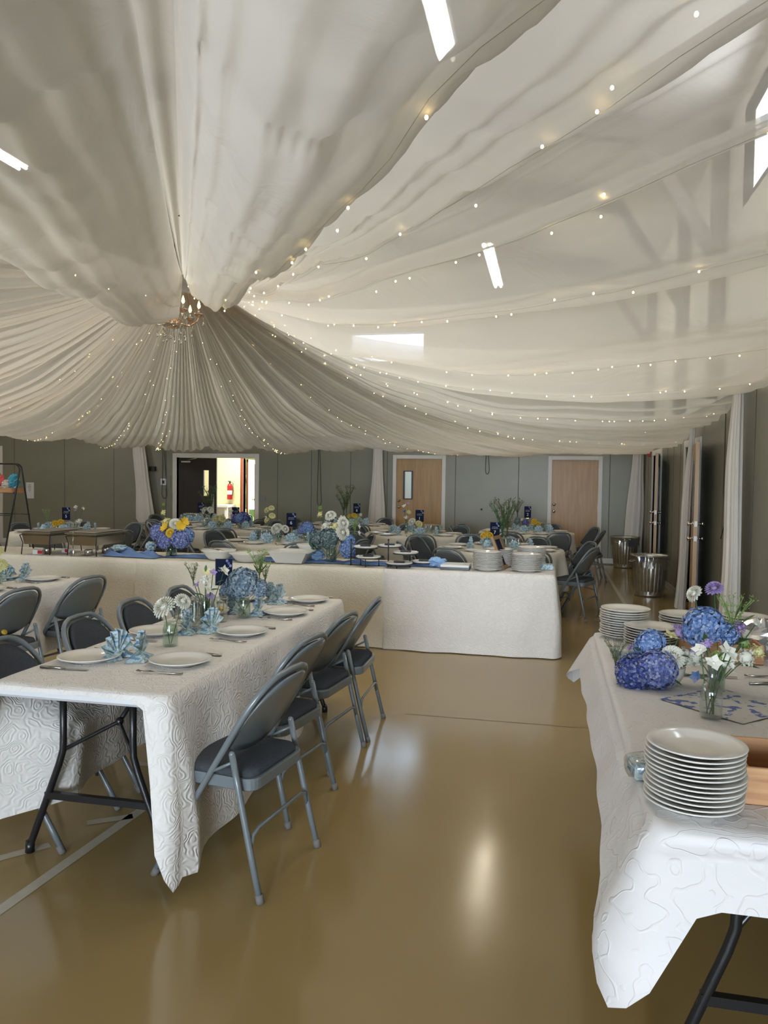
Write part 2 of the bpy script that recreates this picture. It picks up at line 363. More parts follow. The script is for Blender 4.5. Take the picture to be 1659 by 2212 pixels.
class Protos:
    """first use moves the master, later uses copy it"""
    def __init__(s, make): s.make = make; s.o = None; s.first = True
    def put(s, loc, rz=0, label=None, group=None, rot=None):
        if s.o is None: s.o = s.make()
        if s.first:
            s.first = False; o = s.o
            KIDS.setdefault(o.name, [q for q in bpy.data.objects if q.parent == o])
            o.location = loc; o.rotation_euler = rot if rot is not None else (0, 0, rz)
            if label: o['label'] = label
            if group: o['group'] = group
            return o
        return dup(s.o, loc, rz, label, group, rot)
ORD = ['topmost', 'second from the top', 'third from the top', 'fourth from the top', 'fifth from the top', 'sixth from the top', 'seventh from the top', 'eighth from the top',
       'ninth from the top', 'tenth from the top', 'eleventh from the top', 'twelfth from the top', 'thirteenth from the top', 'fourteenth from the top', 'fifteenth from the top', 'sixteenth from the top', 'seventeenth from the top', 'eighteenth from the top']

# ------------------------------------------------------------------ the room
XR, XL, YB, YF, ZP = 1.72, -12.9, 15.3, -3.7, 2.46
b = MB(); b.box(XL - .2, XR + 1.6, YF - 2.5, YB + 3.0, -0.1, 0.0); struct('floor', b, M['floor'])
def wall_with_holes(name, axis, c0, c1, a0, a1, z0, z1, holes, m):
    """wall slab between c0 and c1 on the other axis, spanning a0..a1, with rectangular holes (a,a,z,z)"""
    b = MB()
    As = sorted({a0, a1, *[h[0] for h in holes], *[h[1] for h in holes]})
    Zs = sorted({z0, z1, *[h[2] for h in holes], *[h[3] for h in holes]})
    for i in range(len(As) - 1):
        for j in range(len(Zs) - 1):
            am, zm = (As[i] + As[i + 1]) / 2, (Zs[j] + Zs[j + 1]) / 2
            if not (a0 < am < a1 and z0 < zm < z1): continue
            if any(h[0] < am < h[1] and h[2] < zm < h[3] for h in holes): continue
            if axis == 'x': b.box(As[i], As[i + 1], c0, c1, Zs[j], Zs[j + 1])
            else: b.box(c0, c1, As[i], As[i + 1], Zs[j], Zs[j + 1])
    return struct(name, b, m)
DD = (-7.90, -6.10, 0, 1.97)       # double door opening on the back wall
D2 = (-3.06, -2.13, 0, 1.98); D3 = (0.02, 0.89, 0, 1.98)
DA = (12.98, 13.92, 0, 2.02); DB = (9.72, 10.66, 0, 2.02)   # openings on the right wall
wall_with_holes('wall_back', 'x', YB, YB + .14, XL, XR, 0, ZP, [DD, D2, D3], M['wall'])
wall_with_holes('wall_back_upper', 'x', YB + .02, YB + .14, XL, XR, ZP, 6.8, [(-4.05, -2.55, 3.95, 4.5)], M['upper'])
wall_with_holes('wall_right', 'y', XR, XR + .14, YF, YB, 0, ZP, [DA, DB], M['wall'])
RW = [(0.0, 3.2, 4.25, 5.1), (5.4, 8.0, 4.25, 5.1), (-3.0, -1.2, 4.25, 5.1)]
wall_with_holes('wall_right_upper', 'y', XR + .02, XR + .14, YF, YB, ZP, 5.5, RW, M['upper'])
wall_with_holes('wall_left', 'y', XL - .14, XL, YF, YB, 0, 5.6, [(0.0, 8.0, 3.5, 4.6)], M['upper'])
FW = [(-4.6, -1.9, 0.6, 2.4), (-1.5, 1.2, 0.05, 2.4)]
wall_with_holes('wall_front', 'x', YF - .14, YF, XL, XR, 0, 6.8, FW, M['wall'])
# grooves between the wall panels
b = MB()
for x in [-11.9, -10.62, -9.4, -8.15, -5.6, -4.86, -4.02, -3.25, -1.86, -0.62, 1.1]: b.box(x - .006, x + .006, YB - .003, YB + .01, 0.1, ZP)
for y in [15.0, 14.6, 12.3, 11.7, 11.1, 8.4, 8.0, 7.2, 6.0, 4.8, 3.6, 2.4, 1.2]: b.box(XR - .003, XR + .01, y - .006, y + .006, 0.1, ZP)
struct('trim_1', b, mat('groove_shadow_paint', (0.10, 0.10, 0.085), 0.7))
b = MB(); b.box(XL, XR, YB - .03, YB, ZP - .03, ZP + .03); b.box(XR - .03, XR, YF, YB, ZP - .03, ZP + .03); struct('trim_2', b, M['white_trim'])
b = MB()
for x0, x1 in [(XL, -8.0), (-6.0, -3.16), (-2.03, -.08), (.99, XR)]: b.box(x0, x1, YB - .015, YB, 0, .10, .003)
struct('baseboard_back', b, M['white_trim'])
b = MB()
for y0, y1 in [(YF, 9.62), (10.76, 12.88), (14.02, YB)]: b.box(XR - .015, XR, y0, y1, 0, .10, .003)
struct('baseboard_right', b, mat('grey_baseboard_paint', (0.32, 0.32, 0.29), 0.5))
# pitched ceiling
ridge = -5.5
b = MB()
zc = lambda x: 5.3 + (min(XR - x, x - XL) if True else 0) * 0.17
b.add([(XR + .2, YF - .2, zc(XR)), (ridge, YF - .2, zc(ridge)), (ridge, YB + .2, zc(ridge)), (XR + .2, YB + .2, zc(XR)), (XL - .2, YF - .2, zc(XL)), (XL - .2, YB + .2, zc(XL)),
       (XR + .2, YF - .2, 7.0), (XR + .2, YB + .2, 7.0), (XL - .2, YF - .2, 7.0), (XL - .2, YB + .2, 7.0)],
      [(0, 1, 2, 3), (1, 4, 5, 2), (6, 8, 9, 7), (0, 6, 7, 3), (4, 8, 9, 5), (0, 1, 4, 8, 6), (3, 2, 5, 9, 7)])
struct('ceiling', b, M['ceiling'])
# timber posts and braces above the panelling on the right wall
for i, y in enumerate([14.3, 11.0, 8.75, 4.5, 1.0]):
    b = MB(); b.box(XR - .13, XR + .02, y - .07, y + .07, ZP, 5.35)
    dy = -1
    b.add([(XR - .12, y + dy * .07, 3.9), (XR - .12, y + dy * .07, 4.15), (XR - .9, y + dy * .07, 5.42), (XR - 1.05, y + dy * .07, 5.42),
           (XR - .12, y + .07, 3.9), (XR - .12, y + .07, 4.15), (XR - .9, y + .07, 5.42), (XR - 1.05, y + .07, 5.42)],
          [(0, 1, 2, 3), (4, 7, 6, 5), (0, 3, 7, 4), (1, 5, 6, 2), (0, 4, 5, 1), (3, 2, 6, 7)])
    struct('trim_%d' % (10 + i), b, M['brown'])
for i, y in enumerate([14.3, 11.0, 8.75, 4.5, 1.0]):
    b = MB(); x0 = XR - .9
    b.add([(x0, y - .06, zc(x0) - .25), (x0, y + .06, zc(x0) - .25), (ridge, y + .06, zc(ridge) - .25), (ridge, y - .06, zc(ridge) - .25),
           (x0, y - .06, zc(x0)), (x0, y + .06, zc(x0)), (ridge, y + .06, zc(ridge)), (ridge, y - .06, zc(ridge))],
          [(0, 1, 2, 3), (0, 4, 5, 1), (0, 3, 7, 4), (1, 5, 6, 2)])
    struct('trim_%d' % (20 + i), b, M['brown'])
# windows
def window(n, axis, c, a0, a1, z0, z1):
    b = MB(); t = .05
    def bx(a, a_, z, z_):
        if axis == 'y': b.box(c - .03, c + .05, a, a_, z, z_)
        else: b.box(a, a_, c - .03, c + .05, z, z_)
    bx(a0 - t, a1 + t, z0 - t, z0); bx(a0 - t, a1 + t, z1, z1 + t); bx(a0 - t, a0, z0, z1); bx(a1, a1 + t, z0, z1)
    k = max(1, round((a1 - a0) / 1.1))
    for i in range(1, k): a = a0 + (a1 - a0) * i / k; bx(a - .02, a + .02, z0, z1)
    o = struct('window_%d' % n, b, M['white_trim'])
    p = MB()
    if axis == 'y': p.add([(c, a0, z0), (c, a1, z0), (c, a1, z1), (c, a0, z1)], [(0, 1, 2, 3)])
    else: p.add([(a0, c, z0), (a1, c, z0), (a1, c, z1), (a0, c, z1)], [(0, 1, 2, 3)])
    p.build('pane', M['pane'], o)
for i, (a0, a1, z0, z1) in enumerate(RW): window(1 + i, 'y', XR + .05, a0, a1, z0, z1)
window(4, 'x', YB + .08, -4.05, -2.55, 3.95, 4.5)
window(5, 'y', XL - .05, 0, 8, 3.5, 4.6)  # unseen left window, added to let the fill in
for i, (a0, a1, z0, z1) in enumerate(FW): window(6 + i, 'x', YF - .07, a0, a1, z0, z1)
# court lines on the floor
def line(n, pts, wd, m):
    b = MB(); (x0, y0), (x1, y1) = pts; d = Vector((x1 - x0, y1 - y0)); L = d.length; d /= L; q = Vector((-d.y, d.x)) * wd / 2
    z = .0015
    b.add([(x0 - q.x, y0 - q.y, z), (x0 + q.x, y0 + q.y, z), (x1 + q.x, y1 + q.y, z), (x1 - q.x, y1 - q.y, z)], [(0, 3, 2, 1)])
    struct('trim_%d' % n, b, m)
line(30, ((.955, 14.5), (.975, 4.5)), .05, M['tape'])
line(31, ((-1.94, 1.4), (-1.765, 4.2)), .05, M['tape'])
line(32, ((-2.30, 2.46), (-2.02, 2.80)), .05, M['tape'])
line(33, ((-1.99, 3.02), (-1.83, 3.13)), .05, M['tape'])
line(34, ((-2.15, 3.72), (-1.6, 3.74)), .05, M['tape'])
line(35, ((-.9, 4.96), (.25, 4.96)), .006, mat('floor_joint', (.14, .10, .05), .5))
# door frames (casings)
def casing(n, axis, c, h, side=-1, wdt=.075):
    b = MB(); a0, a1, _, z1 = h
    def bx(a, a_, z, z_):
        if axis == 'x': b.box(a, a_, c - .02, c + .15, z, z_, .004)
        else: b.box(c - .02, c + .15, a, a_, z, z_, .004)
    bx(a0 - wdt, a0, 0, z1 + wdt); bx(a1, a1 + wdt, 0, z1 + wdt); bx(a0, a1, z1, z1 + wdt)
    struct('trim_%d' % n, b, M['white_trim'])
casing(40, 'x', YB, DD, wdt=.09); casing(41, 'x', YB, D2); casing(42, 'x', YB, D3); casing(43, 'y', XR, DA, wdt=.09); casing(44, 'y', XR, DB, wdt=.09)
b = MB(); b.box(-12.33, -12.2, YB - .03, YB, 0, 2.2, .004); struct('trim_45', b, M['white_trim'])
b = MB(); b.box(XR - 3.6, XR - .02, YB - .35, YB - .001, 0, .004); struct('trim_46', b, mat('grey_floor_edge', (0.20, 0.19, 0.16), 0.5))

def knob(parent, x, y, z, nrm, mname='chrome', rad=.028, name='door_knob'):
    b = MB(); n = Vector(nrm).normalized(); T = Matrix.Translation((x, y, z)) @ n.to_track_quat('Z', 'Y').to_matrix().to_4x4()
    b.lathe([(.001, 0), (rad * 1.15, 0), (rad * 1.15, .006), (rad * .4, .008), (rad * .4, .03), (rad * .95, .036), (rad, .05), (rad * .7, .062), (.001, .066)], 16, T=T)
    return b.build(name, M[mname], parent)
# door 2: oak with a narrow wired window
o = MB(); x0, x1 = D2[0] - .01, D2[1] + .01; wx0, wx1, wz0, wz1 = x0 + .17, x0 + .33, 1.18, 1.72
y0, y1 = YB + .01, YB + .055
for (a, c, z, z_) in [(x0, x1, .01, wz0), (x0, x1, wz1, 1.99), (x0, wx0, wz0, wz1), (wx1, x1, wz0, wz1)]: o.box(a, c, y0, y1, z, z_)
d = struct('door_2', o, M['door'])
b = MB()
for (a, c, z, z_) in [(wx0 - .02, wx1 + .02, wz0 - .02, wz0), (wx0 - .02, wx1 + .02, wz1, wz1 + .02), (wx0 - .02, wx0 + .012, wz0, wz1), (wx1 - .012, wx1 + .02, wz0, wz1)]: b.box(a, c, y0 - .012, y1, z, z_)
b.build('window_frame', M['black_metal'], d)
b = MB(); b.box(wx0, wx1, y0 + .02, y0 + .025, wz0, wz1); b.build('glass', M['pane'], d)
knob(d, x0 + .07, y0, 1.0, (0, -1, 0)); knob(d, x0 + .07, y0, 1.13, (0, -1, 0), name='deadbolt')
b = MB(); 
for z in (.25, 1.0, 1.75): b.box(x1 - .012, x1 + .012, y0 - .012, y0, z, z + .1)
b.build('hinges', M['chrome'], d)
# bright room behind door 2's pane
b = MB(); b.box(-3.4, -1.8, 16.4, 16.45, 0, 2.4); struct('wall_store_room', b, mat('store_room_paint', (.75, .78, .8), .7))
# door 3: solid oak
o = MB(); x0, x1 = D3[0] - .01, D3[1] + .01; o.box(x0, x1, y0, y1, .08, 1.99, .003)
d = struct('door_3', o, M['door'])
b = MB(); b.box(x0, x1, y0 - .004, y1, .0, .075); b.build('kick_strip', M['white_trim'], d)
knob(d, x0 + .06, y0, .98, (0, -1, 0)); knob(d, x0 + .06, y0, 1.115, (0, -1, 0), name='deadbolt')
b = MB()
for z in (.25, 1.0, 1.70): b.box(x1 - .012, x1 + .012, y0 - .012, y0, z, z + .1)
b.build('hinges', M['chrome'], d)
# door 1: dark leaf of the double door, closed
o = MB(); x0, x1 = DD[0] + .03, DD[0] + .905; wx0, wx1, wz0, wz1 = x0 + .58, x0 + .70, 1.15, 1.70
for (a, c, z, z_) in [(x0, x1, .01, wz0), (x0, x1, wz1, 1.965), (x0, wx0, wz0, wz1), (wx1, x1, wz0, wz1)]: o.box(a, c, YB + .03, YB + .075, z, z_)
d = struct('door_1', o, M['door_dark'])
b = MB(); b.box(wx0, wx1, YB + .05, YB + .055, wz0, wz1); b.build('glass', M['pane'], d)
b = MB(); b.box(x1 - .12, x1 - .04, YB + .022, YB + .03, .78, 1.19, .003); b.build('push_plate', M['steel'], d)
b = MB(); b.box(x0 + .08, x0 + .30, YB - .02, YB + .03, 1.86, 1.90, .006); b.tube([(x0 + .15, YB + .0, 1.9), (x0 + .45, YB - .04, 1.955)], .008, 6); b.build('door_closer', M['steel'], d)
# doors A and B on the right wall, folded back against it
def side_door(n, hinge_y, face_label):
    L = .90; ang = math.radians(8)
    T = Matrix.Translation((XR - .03, hinge_y, 0)) @ Matrix.Rotation(ang, 4, 'Z')
    T = Matrix.Translation((XR - .035, hinge_y, 0)) @ Matrix.Rotation(-ang, 4, 'Z')
    # local: leaf runs towards -y, thickness along -x
    b = MB(); s0, s1 = -.64, -.50
    for (a, c, z, z_) in [(-L, 0, .01, 1.15), (-L, 0, 1.78, 2.0), (-L, s0, 1.15, 1.78), (s1, 0, 1.15, 1.78)]: b.box(-.045, -.004, a, c, z, z_, 0, T)
    d = struct('door_%d' % n, b, M['door'])
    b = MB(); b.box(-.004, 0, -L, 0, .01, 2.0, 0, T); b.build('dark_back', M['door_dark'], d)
    b = MB()
    for (a, c, z, z_) in [(s0 - .02, s1 + .02, 1.13, 1.15), (s0 - .02, s1 + .02, 1.78, 1.80), (s0 - .02, s0 + .01, 1.15, 1.78), (s1 - .01, s1 + .02, 1.15, 1.78)]: b.box(-.052, .004, a, c, z, z_, 0, T)
    b.build('window_frame', M['black_metal'], d)
    b = MB(); b.box(-.027, -.022, s0, s1, 1.15, 1.78, 0, T); b.build('glass', M['pane'], d)
    for z, h in ((.96, .055), (1.12, .06)):
        b = MB(); b.box(-.038, -.008, -L - .003, -L + .001, z - h / 2, z + h / 2, 0, T); b.build('lock_plate', M['white_paint'], d)
    for z, nm in ((.96, 'door_knob'), (1.12, 'deadbolt')):
        p = T @ Vector((-.045, -L + .06, z)); q = T @ Vector((0, -L + .06, z)); nn = (T.to_3x3() @ Vector((-1, 0, 0)))
        knob(d, *p, nn, rad=.026, name=nm); knob(d, *q, -nn, rad=.022, name=nm)
side_door(4, DA[0] - .03, ''); side_door(5, DB[0] - .03, '')
for n_, h in ((50, DA), (51, DB)):
    b = MB(); b.box(XR + 1.3, XR + 1.35, h[0] - .6, h[1] + .6, 0, 2.5); b.box(XR + .14, XR + 1.3, h[0] - .6, h[1] + .6, 2.45, 2.5)
    b.box(XR + .14, XR + 1.3, h[0] - .65, h[0] - .6, 0, 2.5); b.box(XR + .14, XR + 1.3, h[1] + .6, h[1] + .65, 0, 2.5)
    struct('trim_%d' % n_, b, M['upper'])
# vestibule beyond the double door
VB = 17.6
ex0, ex1 = -7.32, -6.42
wall_with_holes('wall_vestibule', 'x', VB, VB + .12, -9.2, -4.6, 0, 2.6, [(ex0, ex1, 0, 2.02)], M['yellow_wall'])
b = MB(); b.box(-9.25, -9.2, YB + .14, VB, 0, 2.6); b.box(-4.6, -4.55, YB + .14, VB, 0, 2.6); struct('wall_vestibule_side', b, M['yellow_wall'])
b = MB(); b.box(-9.25, -4.55, YB + .14, VB + .12, 2.6, 2.65); struct('ceiling_vestibule', b, M['ceiling'])
b = MB()
for (a, c, z, z_) in [(ex0 - .07, ex0, 0, 2.09), (ex1, ex1 + .07, 0, 2.09), (ex0, ex1, 2.02, 2.09)]: b.box(a, c, VB - .03, VB + .14, z, z_)
struct('trim_60', b, M['redwood'])
T = Matrix.Translation((ex0 + .03, VB + .12, 0)) @ Matrix.Rotation(math.radians(98), 4, 'Z')
b = MB()
for (a, c, z, z_) in [(0, .1, .01, 2.0), (.78, .88, .01, 2.0), (.1, .78, .01, .25), (.1, .78, 1.9, 2.0)]: b.box(a, c, -.045, 0, z, z_, 0, T)
d = struct('door_6', b, M['redwood'])
b = MB(); b.box(.1, .78, -.025, -.02, .25, 1.9, 0, T); b.build('glass', M['pane'], d)
knob(d, *(T @ Vector((.80, -.045, 1.0))), (T.to_3x3() @ Vector((0, -1, 0))), 'redwood', .03)
# outdoors beyond the exit
b = MB(); b.box(-20, 8, 18.4, 40, -.12, -.05); struct('ground', b, M['grass'])
b = MB()
rnd = random.Random(3)
for i in range(60):
    b.ball((-7.9 + rnd.uniform(-3, 3.5), 23 + rnd.uniform(-.7, .7), rnd.uniform(.1, 2.6)), rnd.uniform(.35, .6), 6)
tag(b.build('hedge', M['hedge']), 'sunlit green hedge outside the open exit door', 'hedge', kind='stuff')

# ------------------------------------------------------------------ canopy
HX, HY, HZ = -3.25, 6.4, 3.27
PER = [  # perimeter points, clockwise from the near right corner: x, y, z
    (1.7, -3.5, 2.50), (1.7, -1.35, 2.48), (1.7, -.25, 2.48), (1.7, .75, 2.52), (1.7, 2.4, 2.52), (1.7, 4.7, 2.54), (1.68, 7.6, 2.47), (1.66, 9.6, 2.27), (1.64, 12.4, 2.22), (1.6, 15.2, 2.30),
    (.2, 15.2, 2.2), (-1.1, 15.2, 2.18), (-2.2, 15.2, 2.24), (-3.4, 15.2, 2.33), (-4.6, 15.2, 2.22), (-6.0, 15.2, 2.26), (-7.1, 15.2, 2.22), (-8.5, 15.15, 2.25), (-8.8, 12.8, 2.30), (-8.8, 10.2, 2.30), (-8.8, 7.2, 2.3), (-8.8, 3.0, 2.4),
    (-8.4, -3.5, 2.5), (-4.4, -3.5, 2.5), (-1.2, -3.5, 2.5)]
NP_ = len(PER)
#   per panel: seam sag, belly, belly onset (u where the belly is full), pleats, material
PAN = {0: (.36, .36, .30, 4, 'n'), 1: (.34, .15, .35, 2, 'n'), 2: (.33, .13, .35, 2, 's'), 3: (.34, .16, .35, 2, 's'), 4: (.40, .22, .3, 2, 's'), 5: (.44, .15, .3, 3, 's'), 6: (.46, .12, .3, 6, 's'), 7: (.46, .14, .3, 7, 's'), 8: (.46, .14, .3, 7, 's'),
       24: (.24, .24, .16, 4, 'n'), 23: (.22, .14, .30, 3, 'n'), 22: (.26, .12, .3, 3, 's'), 21: (.40, .25, .3, 5, 's')}
PLAB = ['wide crumpled white canopy panel right overhead, right of the dark seam', 'narrow white canopy panel overhead, right of the widest crumpled panel', 'sheer canopy panel crossing the top right corner', 'sheer canopy panel sagging below the two timber braces',
        'sheer canopy panel in front of the small lit tube on the right', 'sheer canopy panel meeting the right edge at mid height', 'low sheer canopy panel tied above the nearer wall drape', 'low sheer canopy panel above the leaning wall drape', 'outer sheer canopy panel ending in the far right corner',
        'sheer canopy panel ending above the solid wooden door', 'sheer canopy panel ending between the two wooden doors', 'sheer canopy panel ending above the windowed wooden door', 'sheer canopy panel ending just right of the middle drape', 'sheer canopy panel ending just left of the middle drape',
        'pleated canopy panel ending above the long hanging cord', 'pleated canopy panel ending above the open doorway', 'pleated canopy panel ending above the dark door leaf', 'pleated canopy panel left of the far left drape', 'pleated canopy panel above the paper notice', 'pleated canopy panel above the black ladder stand',
        'canopy panel at the left edge of the picture behind the fairy lights', 'canopy panel at the far left beside the nearer panels', 'canopy panel overhead at the left edge', 'crumpled canopy panel overhead, second left of the dark seam', 'crumpled white canopy panel sagging low in front of the chandelier']
def pan(i): return PAN.get(i, (.44, .10, .3, 7, 's'))
def hubp(p, k=.30, dz=0):
    d = Vector((p[0] - HX, p[1] - HY)).normalized(); return Vector((HX + d.x * k, HY + d.y * k, HZ + dz))
def canopy(i, u, v):
    A, B = Vector(PER[i]), Vector(PER[(i + 1) % NP_])
    S, L, on, npl, _ = pan(i)
    Sa = (pan(i - 1 if i else NP_ - 1)[0] + S) / 2; Sb = (S + pan((i + 1) % NP_)[0]) / 2
    hz = -.0
    if i == 24: hz = -.36 * math.sin(PI * v ** 1.0) ** .9
    if i == 23: hz = -.02 * math.sin(PI * v) ** .7
    HA, HB = hubp(A), hubp(B)
    if i == 24: B = B.lerp(A, .07)
    if i == 0: A = A.lerp(B, .04)
    P = HA.lerp(A, u).lerp(HB.lerp(B, u), v)
    sag = (Sa * (1 - v) + Sb * v) * 4 * u * (1 - u) * (1.15 - .3 * u)
    q = min(1, u / on) ** 1.1
    wv = math.sin(PI * v)
    belly = L * (wv ** .75 if wv > 0 else 0) * q
    hem = 1.0
    if i >= 6 and i <= 20: belly *= (1.0 + .25 * u)
    n1 = noise.noise(Vector((i * 3.7 + v * 2.0, u * 1.5, 0)))
    ph = i * 1.9 + 3 * n1
    pl = math.sin(2 * PI * npl * v + ph) * ((.042 if 5 < i < 21 else .018) * (1 - .35 * u)) * min(1, u * 5 + .25)
    pl += math.sin(2 * PI * npl * 2.3 * v + ph * 2 + 2 * u) * .010
    cr = noise.noise(Vector((P.x * 1.1, P.y * 1.1, i * 5.0))) * .05 + noise.noise(Vector((P.x * 3, P.y * 3, i * 2.0))) * .015
    big = 1.0 if pan(i)[4] == 'n' else (.45 if (i < 7 or i > 20) else .25)
    rx_, ry_ = P.x - HX, P.y - HY; rho = math.hypot(rx_, ry_); tau = math.atan2(ry_, rx_) * (2.0 + .5 * rho); wp = .5 * noise.noise(Vector((P.x * .9, P.y * .9, 4.0 + i)))
    g1 = 1 - abs(noise.noise(Vector((rho * .55 + wp, tau * 1.5 + wp * 2 + 7, i * 3.0)))) * 2.2; g2 = 1 - abs(noise.noise(Vector((rho * 1.5 + wp * 2, tau * 2.4 - wp * 2 + 3, i * 7.0)))) * 2.2; g3 = 1 - abs(noise.noise(Vector((P.x * 5.1 + wp * 3, P.y * 5.1 + 3, i * 9.0)))) * 2.2
    cr += (max(0, g1) ** 5 * .022 + max(0, g2) ** 6 * .011 + max(0, g3) ** 6 * .006) * big
    wr = (pl + cr * min(1, u * 4) * (1.3 if pan(i)[4] == 'n' else .6)) * min(1, 4 * wv)
    z = P.z + hz * max(0, 1 - u * 2.2) - sag - belly + wr
    # sideways sway of the cloth towards its own middle, so lobes overhang
    C_ = HA.lerp(HB, .5).lerp(A.lerp(B, .5), u); off = (P - C_); P2 = P + off * (.34 * wv ** .6 * q if (i <= 6 or i >= 22) else .0)
    return Vector((P2.x, P2.y, z))
for i in range(NP_):
    b = MB(); wd = (Vector(PER[i]) - Vector(PER[(i + 1) % NP_])).length
    near = pan(i)[4] == 'n'
    b.grid(lambda u, v: canopy(i, u ** 1.1, v), 200 if near else 84, 150 if near else max(44, int(pan(i)[3] * 9)))
    o = b.build('ceiling_swag', M['sheer_near'] if near else M['sheer'])
    tag(o, PLAB[i], 'draped fabric', 'sheer panels of the tent-like ceiling canopy')

# narrow veil closing the slit between the two overhead panels
b = MB()
def veil(u, v):
    a = canopy(24, u, 1.0); c = canopy(0, u, 0.0); p = a.lerp(c, v * 1.5 - .25); return (p.x, p.y, p.z + .10 * min(1, u * 4) + .01 * math.sin(v * 11 + 3 * u))
b.grid(veil, 50, 10)
tag(b.build('ceiling_veil', M['sheer']), 'greyish sheer strip in the slit between the two crumpled overhead panels', 'draped fabric')
# ------------------------------------------------------------------ fairy lights: wires with bulbs along the canopy seams
bulb_me = None
def light_string(label, pts, len_ok=True):
    global bulb_me
    b = MB(); b.tube(pts, .0007, 4, cap=False)
    o = b.build('string_light', M['cord'] if False else mat_wire)
    tag(o, label, 'string light', 'warm fairy light strings under the canopy')
    L = 0; nxt = .1; k = 0; P = [Vector(p) for p in pts]
    tot = sum((P[j + 1] - P[j]).length for j in range(len(P) - 1)); step = tot / (26 if len_ok else 30)
    for j in range(len(P) - 1):
        seg = (P[j + 1] - P[j]).length
        while nxt < L + seg:
            q = P[j].lerp(P[j + 1], (nxt - L) / seg) + Vector((random.uniform(-.06, .06), random.uniform(-.06, .06), -.006))
            if bulb_me is None:
                bb = MB(); bb.ball((0, 0, 0), .0036, 5, (1, 1, 1.2)); bo = bb.build('bulb', M['fairy'], o, q); bulb_me = bo.data
            else:
                bo = bpy.data.objects.new('bulb', bulb_me); COL.objects.link(bo); bo.parent = o; bo.location = q; bo.scale = (1, 1, 1) if len_ok else (.6, .6, .6)
            nxt += step * random.uniform(.35, 1.65); k += 1
        L += seg
mat_wire = mat('pale_wire', (0.55, 0.52, 0.44), 0.5)
SEAMS = [(0, .72, 'right of the widest overhead panel'), (1, .6, 'along the second overhead panel'), (2, .6, 'towards the top right corner'), (3, .55, 'crossing in front of the braces'), (4, .7, 'under the mid-height right panel'), (5, .5, 'sweeping to the right edge below the lit tube'),
         (6, .35, 'ending at the nearer wall drape'), (7, .4, 'ending at the leaning wall drape'), (8, .8, 'reaching the far right corner'), (11, .5, 'over the windowed door'), (14, .5, 'over the long hanging cord'),
         (16, .85, 'straight down above the far left drape'), (17, .6, 'above the paper notice'), (18, .5, 'slanting over the ladder stand'), (19, .5, 'at the left edge of the picture'), (23, .5, 'on the edge of the left overhead panel'), (24, .12, 'under the low panel before the chandelier')]
for (i, v, lb) in SEAMS:
    pts = [canopy(i, .08 + .90 * t / 40, v) + Vector((0, 0, -.012)) for t in range(41)]
    light_string('warm fairy light string %s' % lb, pts, i < 9 or i > 20)

# sheer drapes gathered against the walls
def drape(label, top, bot, w0, w1, seed, facing):
    b = MB()
    n = 64
    def fn(u, a):
        c = Vector(top).lerp(Vector(bot), u); ww = w0 + (w1 - w0) * u ** .8 + .02 * math.sin(u * 9 + seed)
        th = 2 * PI * a; rip = 1 + .12 * math.sin(9 * th + seed + u * 1.5) + .05 * math.sin(17 * th + 2 * seed)
        x = math.cos(th) * ww / 2 * rip; y = math.sin(th) * ww / 4.5 * rip
        if facing == 'y': return (c.x + x, c.y + y - ww / 4, c.z)
        return (c.x + y - ww / 4, c.y + x, c.z)
    b.grid(fn, 30, n, wrap=True)
    tag(b.build('sheer_drape', M['sheer_tail']), label, 'drape', 'white sheer drapes hanging on the walls')
drape('thin white sheer drape on the back wall left of the dark doorway', (-8.72, 15.2, 2.27), (-8.45, 15.2, .02), .22, .42, 1, 'y')
drape('white sheer drape on the back wall between the two doorways', (-3.42, 15.2, 2.36), (-3.42, 15.2, .02), .13, .36, 2, 'y')
drape('grey-looking sheer drape in the far right corner behind the bins', (1.60, 15.2, 2.33), (1.52, 15.2, .02), .16, .34, 3, 'y')
drape('leaning white sheer drape in front of the nearer open side door', (1.64, 9.60, 2.33), (1.66, 10.0, .02), .12, .26, 4, 'x')
drape('straight white sheer drape on the right wall, nearest the camera', (1.66, 7.42, 2.50), (1.67, 7.30, .02), .16, .36, 5, 'x')

# twisted wire ties on the canopy seam overhead
for k, u in enumerate((.30, .52)):
    p = canopy(0, u, 0.0); b = MB()
    b.tube([p + Vector((0, 0, .02)), p + Vector((.01, .01, -.02)), p + Vector((-.012, .0, -.035)), p + Vector((.02, -.01, -.05))], .0018, 5)
    b.tube([p + Vector((0, 0, -.01)), p + Vector((.03, .01, -.02)), p + Vector((.04, .0, -.045))], .0018, 5)
    tag(b.build('wire_tie', M['cord']), ['dark wire tie on the canopy seam, the one nearer the chandelier', 'dark wire tie on the canopy seam, the one nearer the camera'][k], 'wire tie')

# ceiling tube lights
def make_tube():
    t = thing('ceiling_light', 'x', 'ceiling light')
    b = MB(); b.box(-.09, .09, -1.22, 1.22, .02, .09, .01); b.build('housing', M['white_paint'], t)
    b = MB()
    for x in (-.045, .045): b.tube([(x, -1.2, 0), (x, 1.2, 0)], .019, 10)
    b.build('tubes', M['tube_light'], t)
    b = MB(); b.tube([(0, -1, .09), (0, -1, .8)], .004, 5); b.tube([(0, 1, .09), (0, 1, .8)], .004, 5); b.build('hanger', M['steel'], t)
    return t
TL = Protos(make_tube)
for x, y, z, lb in [(-.88, 5.03, 4.9, 'long bright ceiling tube light seen at the top centre through the fabric'), (-.96, 12.3, 4.9, 'short glowing ceiling tube light seen through the right canopy'), (-5.9, 6.55, 5.0, 'bright ceiling tube light at the left edge above the canopy'),
                    (-10.3, 9.5, 4.8, 'ceiling tube light beyond the canopy over the far left wall')]:
    TL.put((x, y, z), 0, lb)

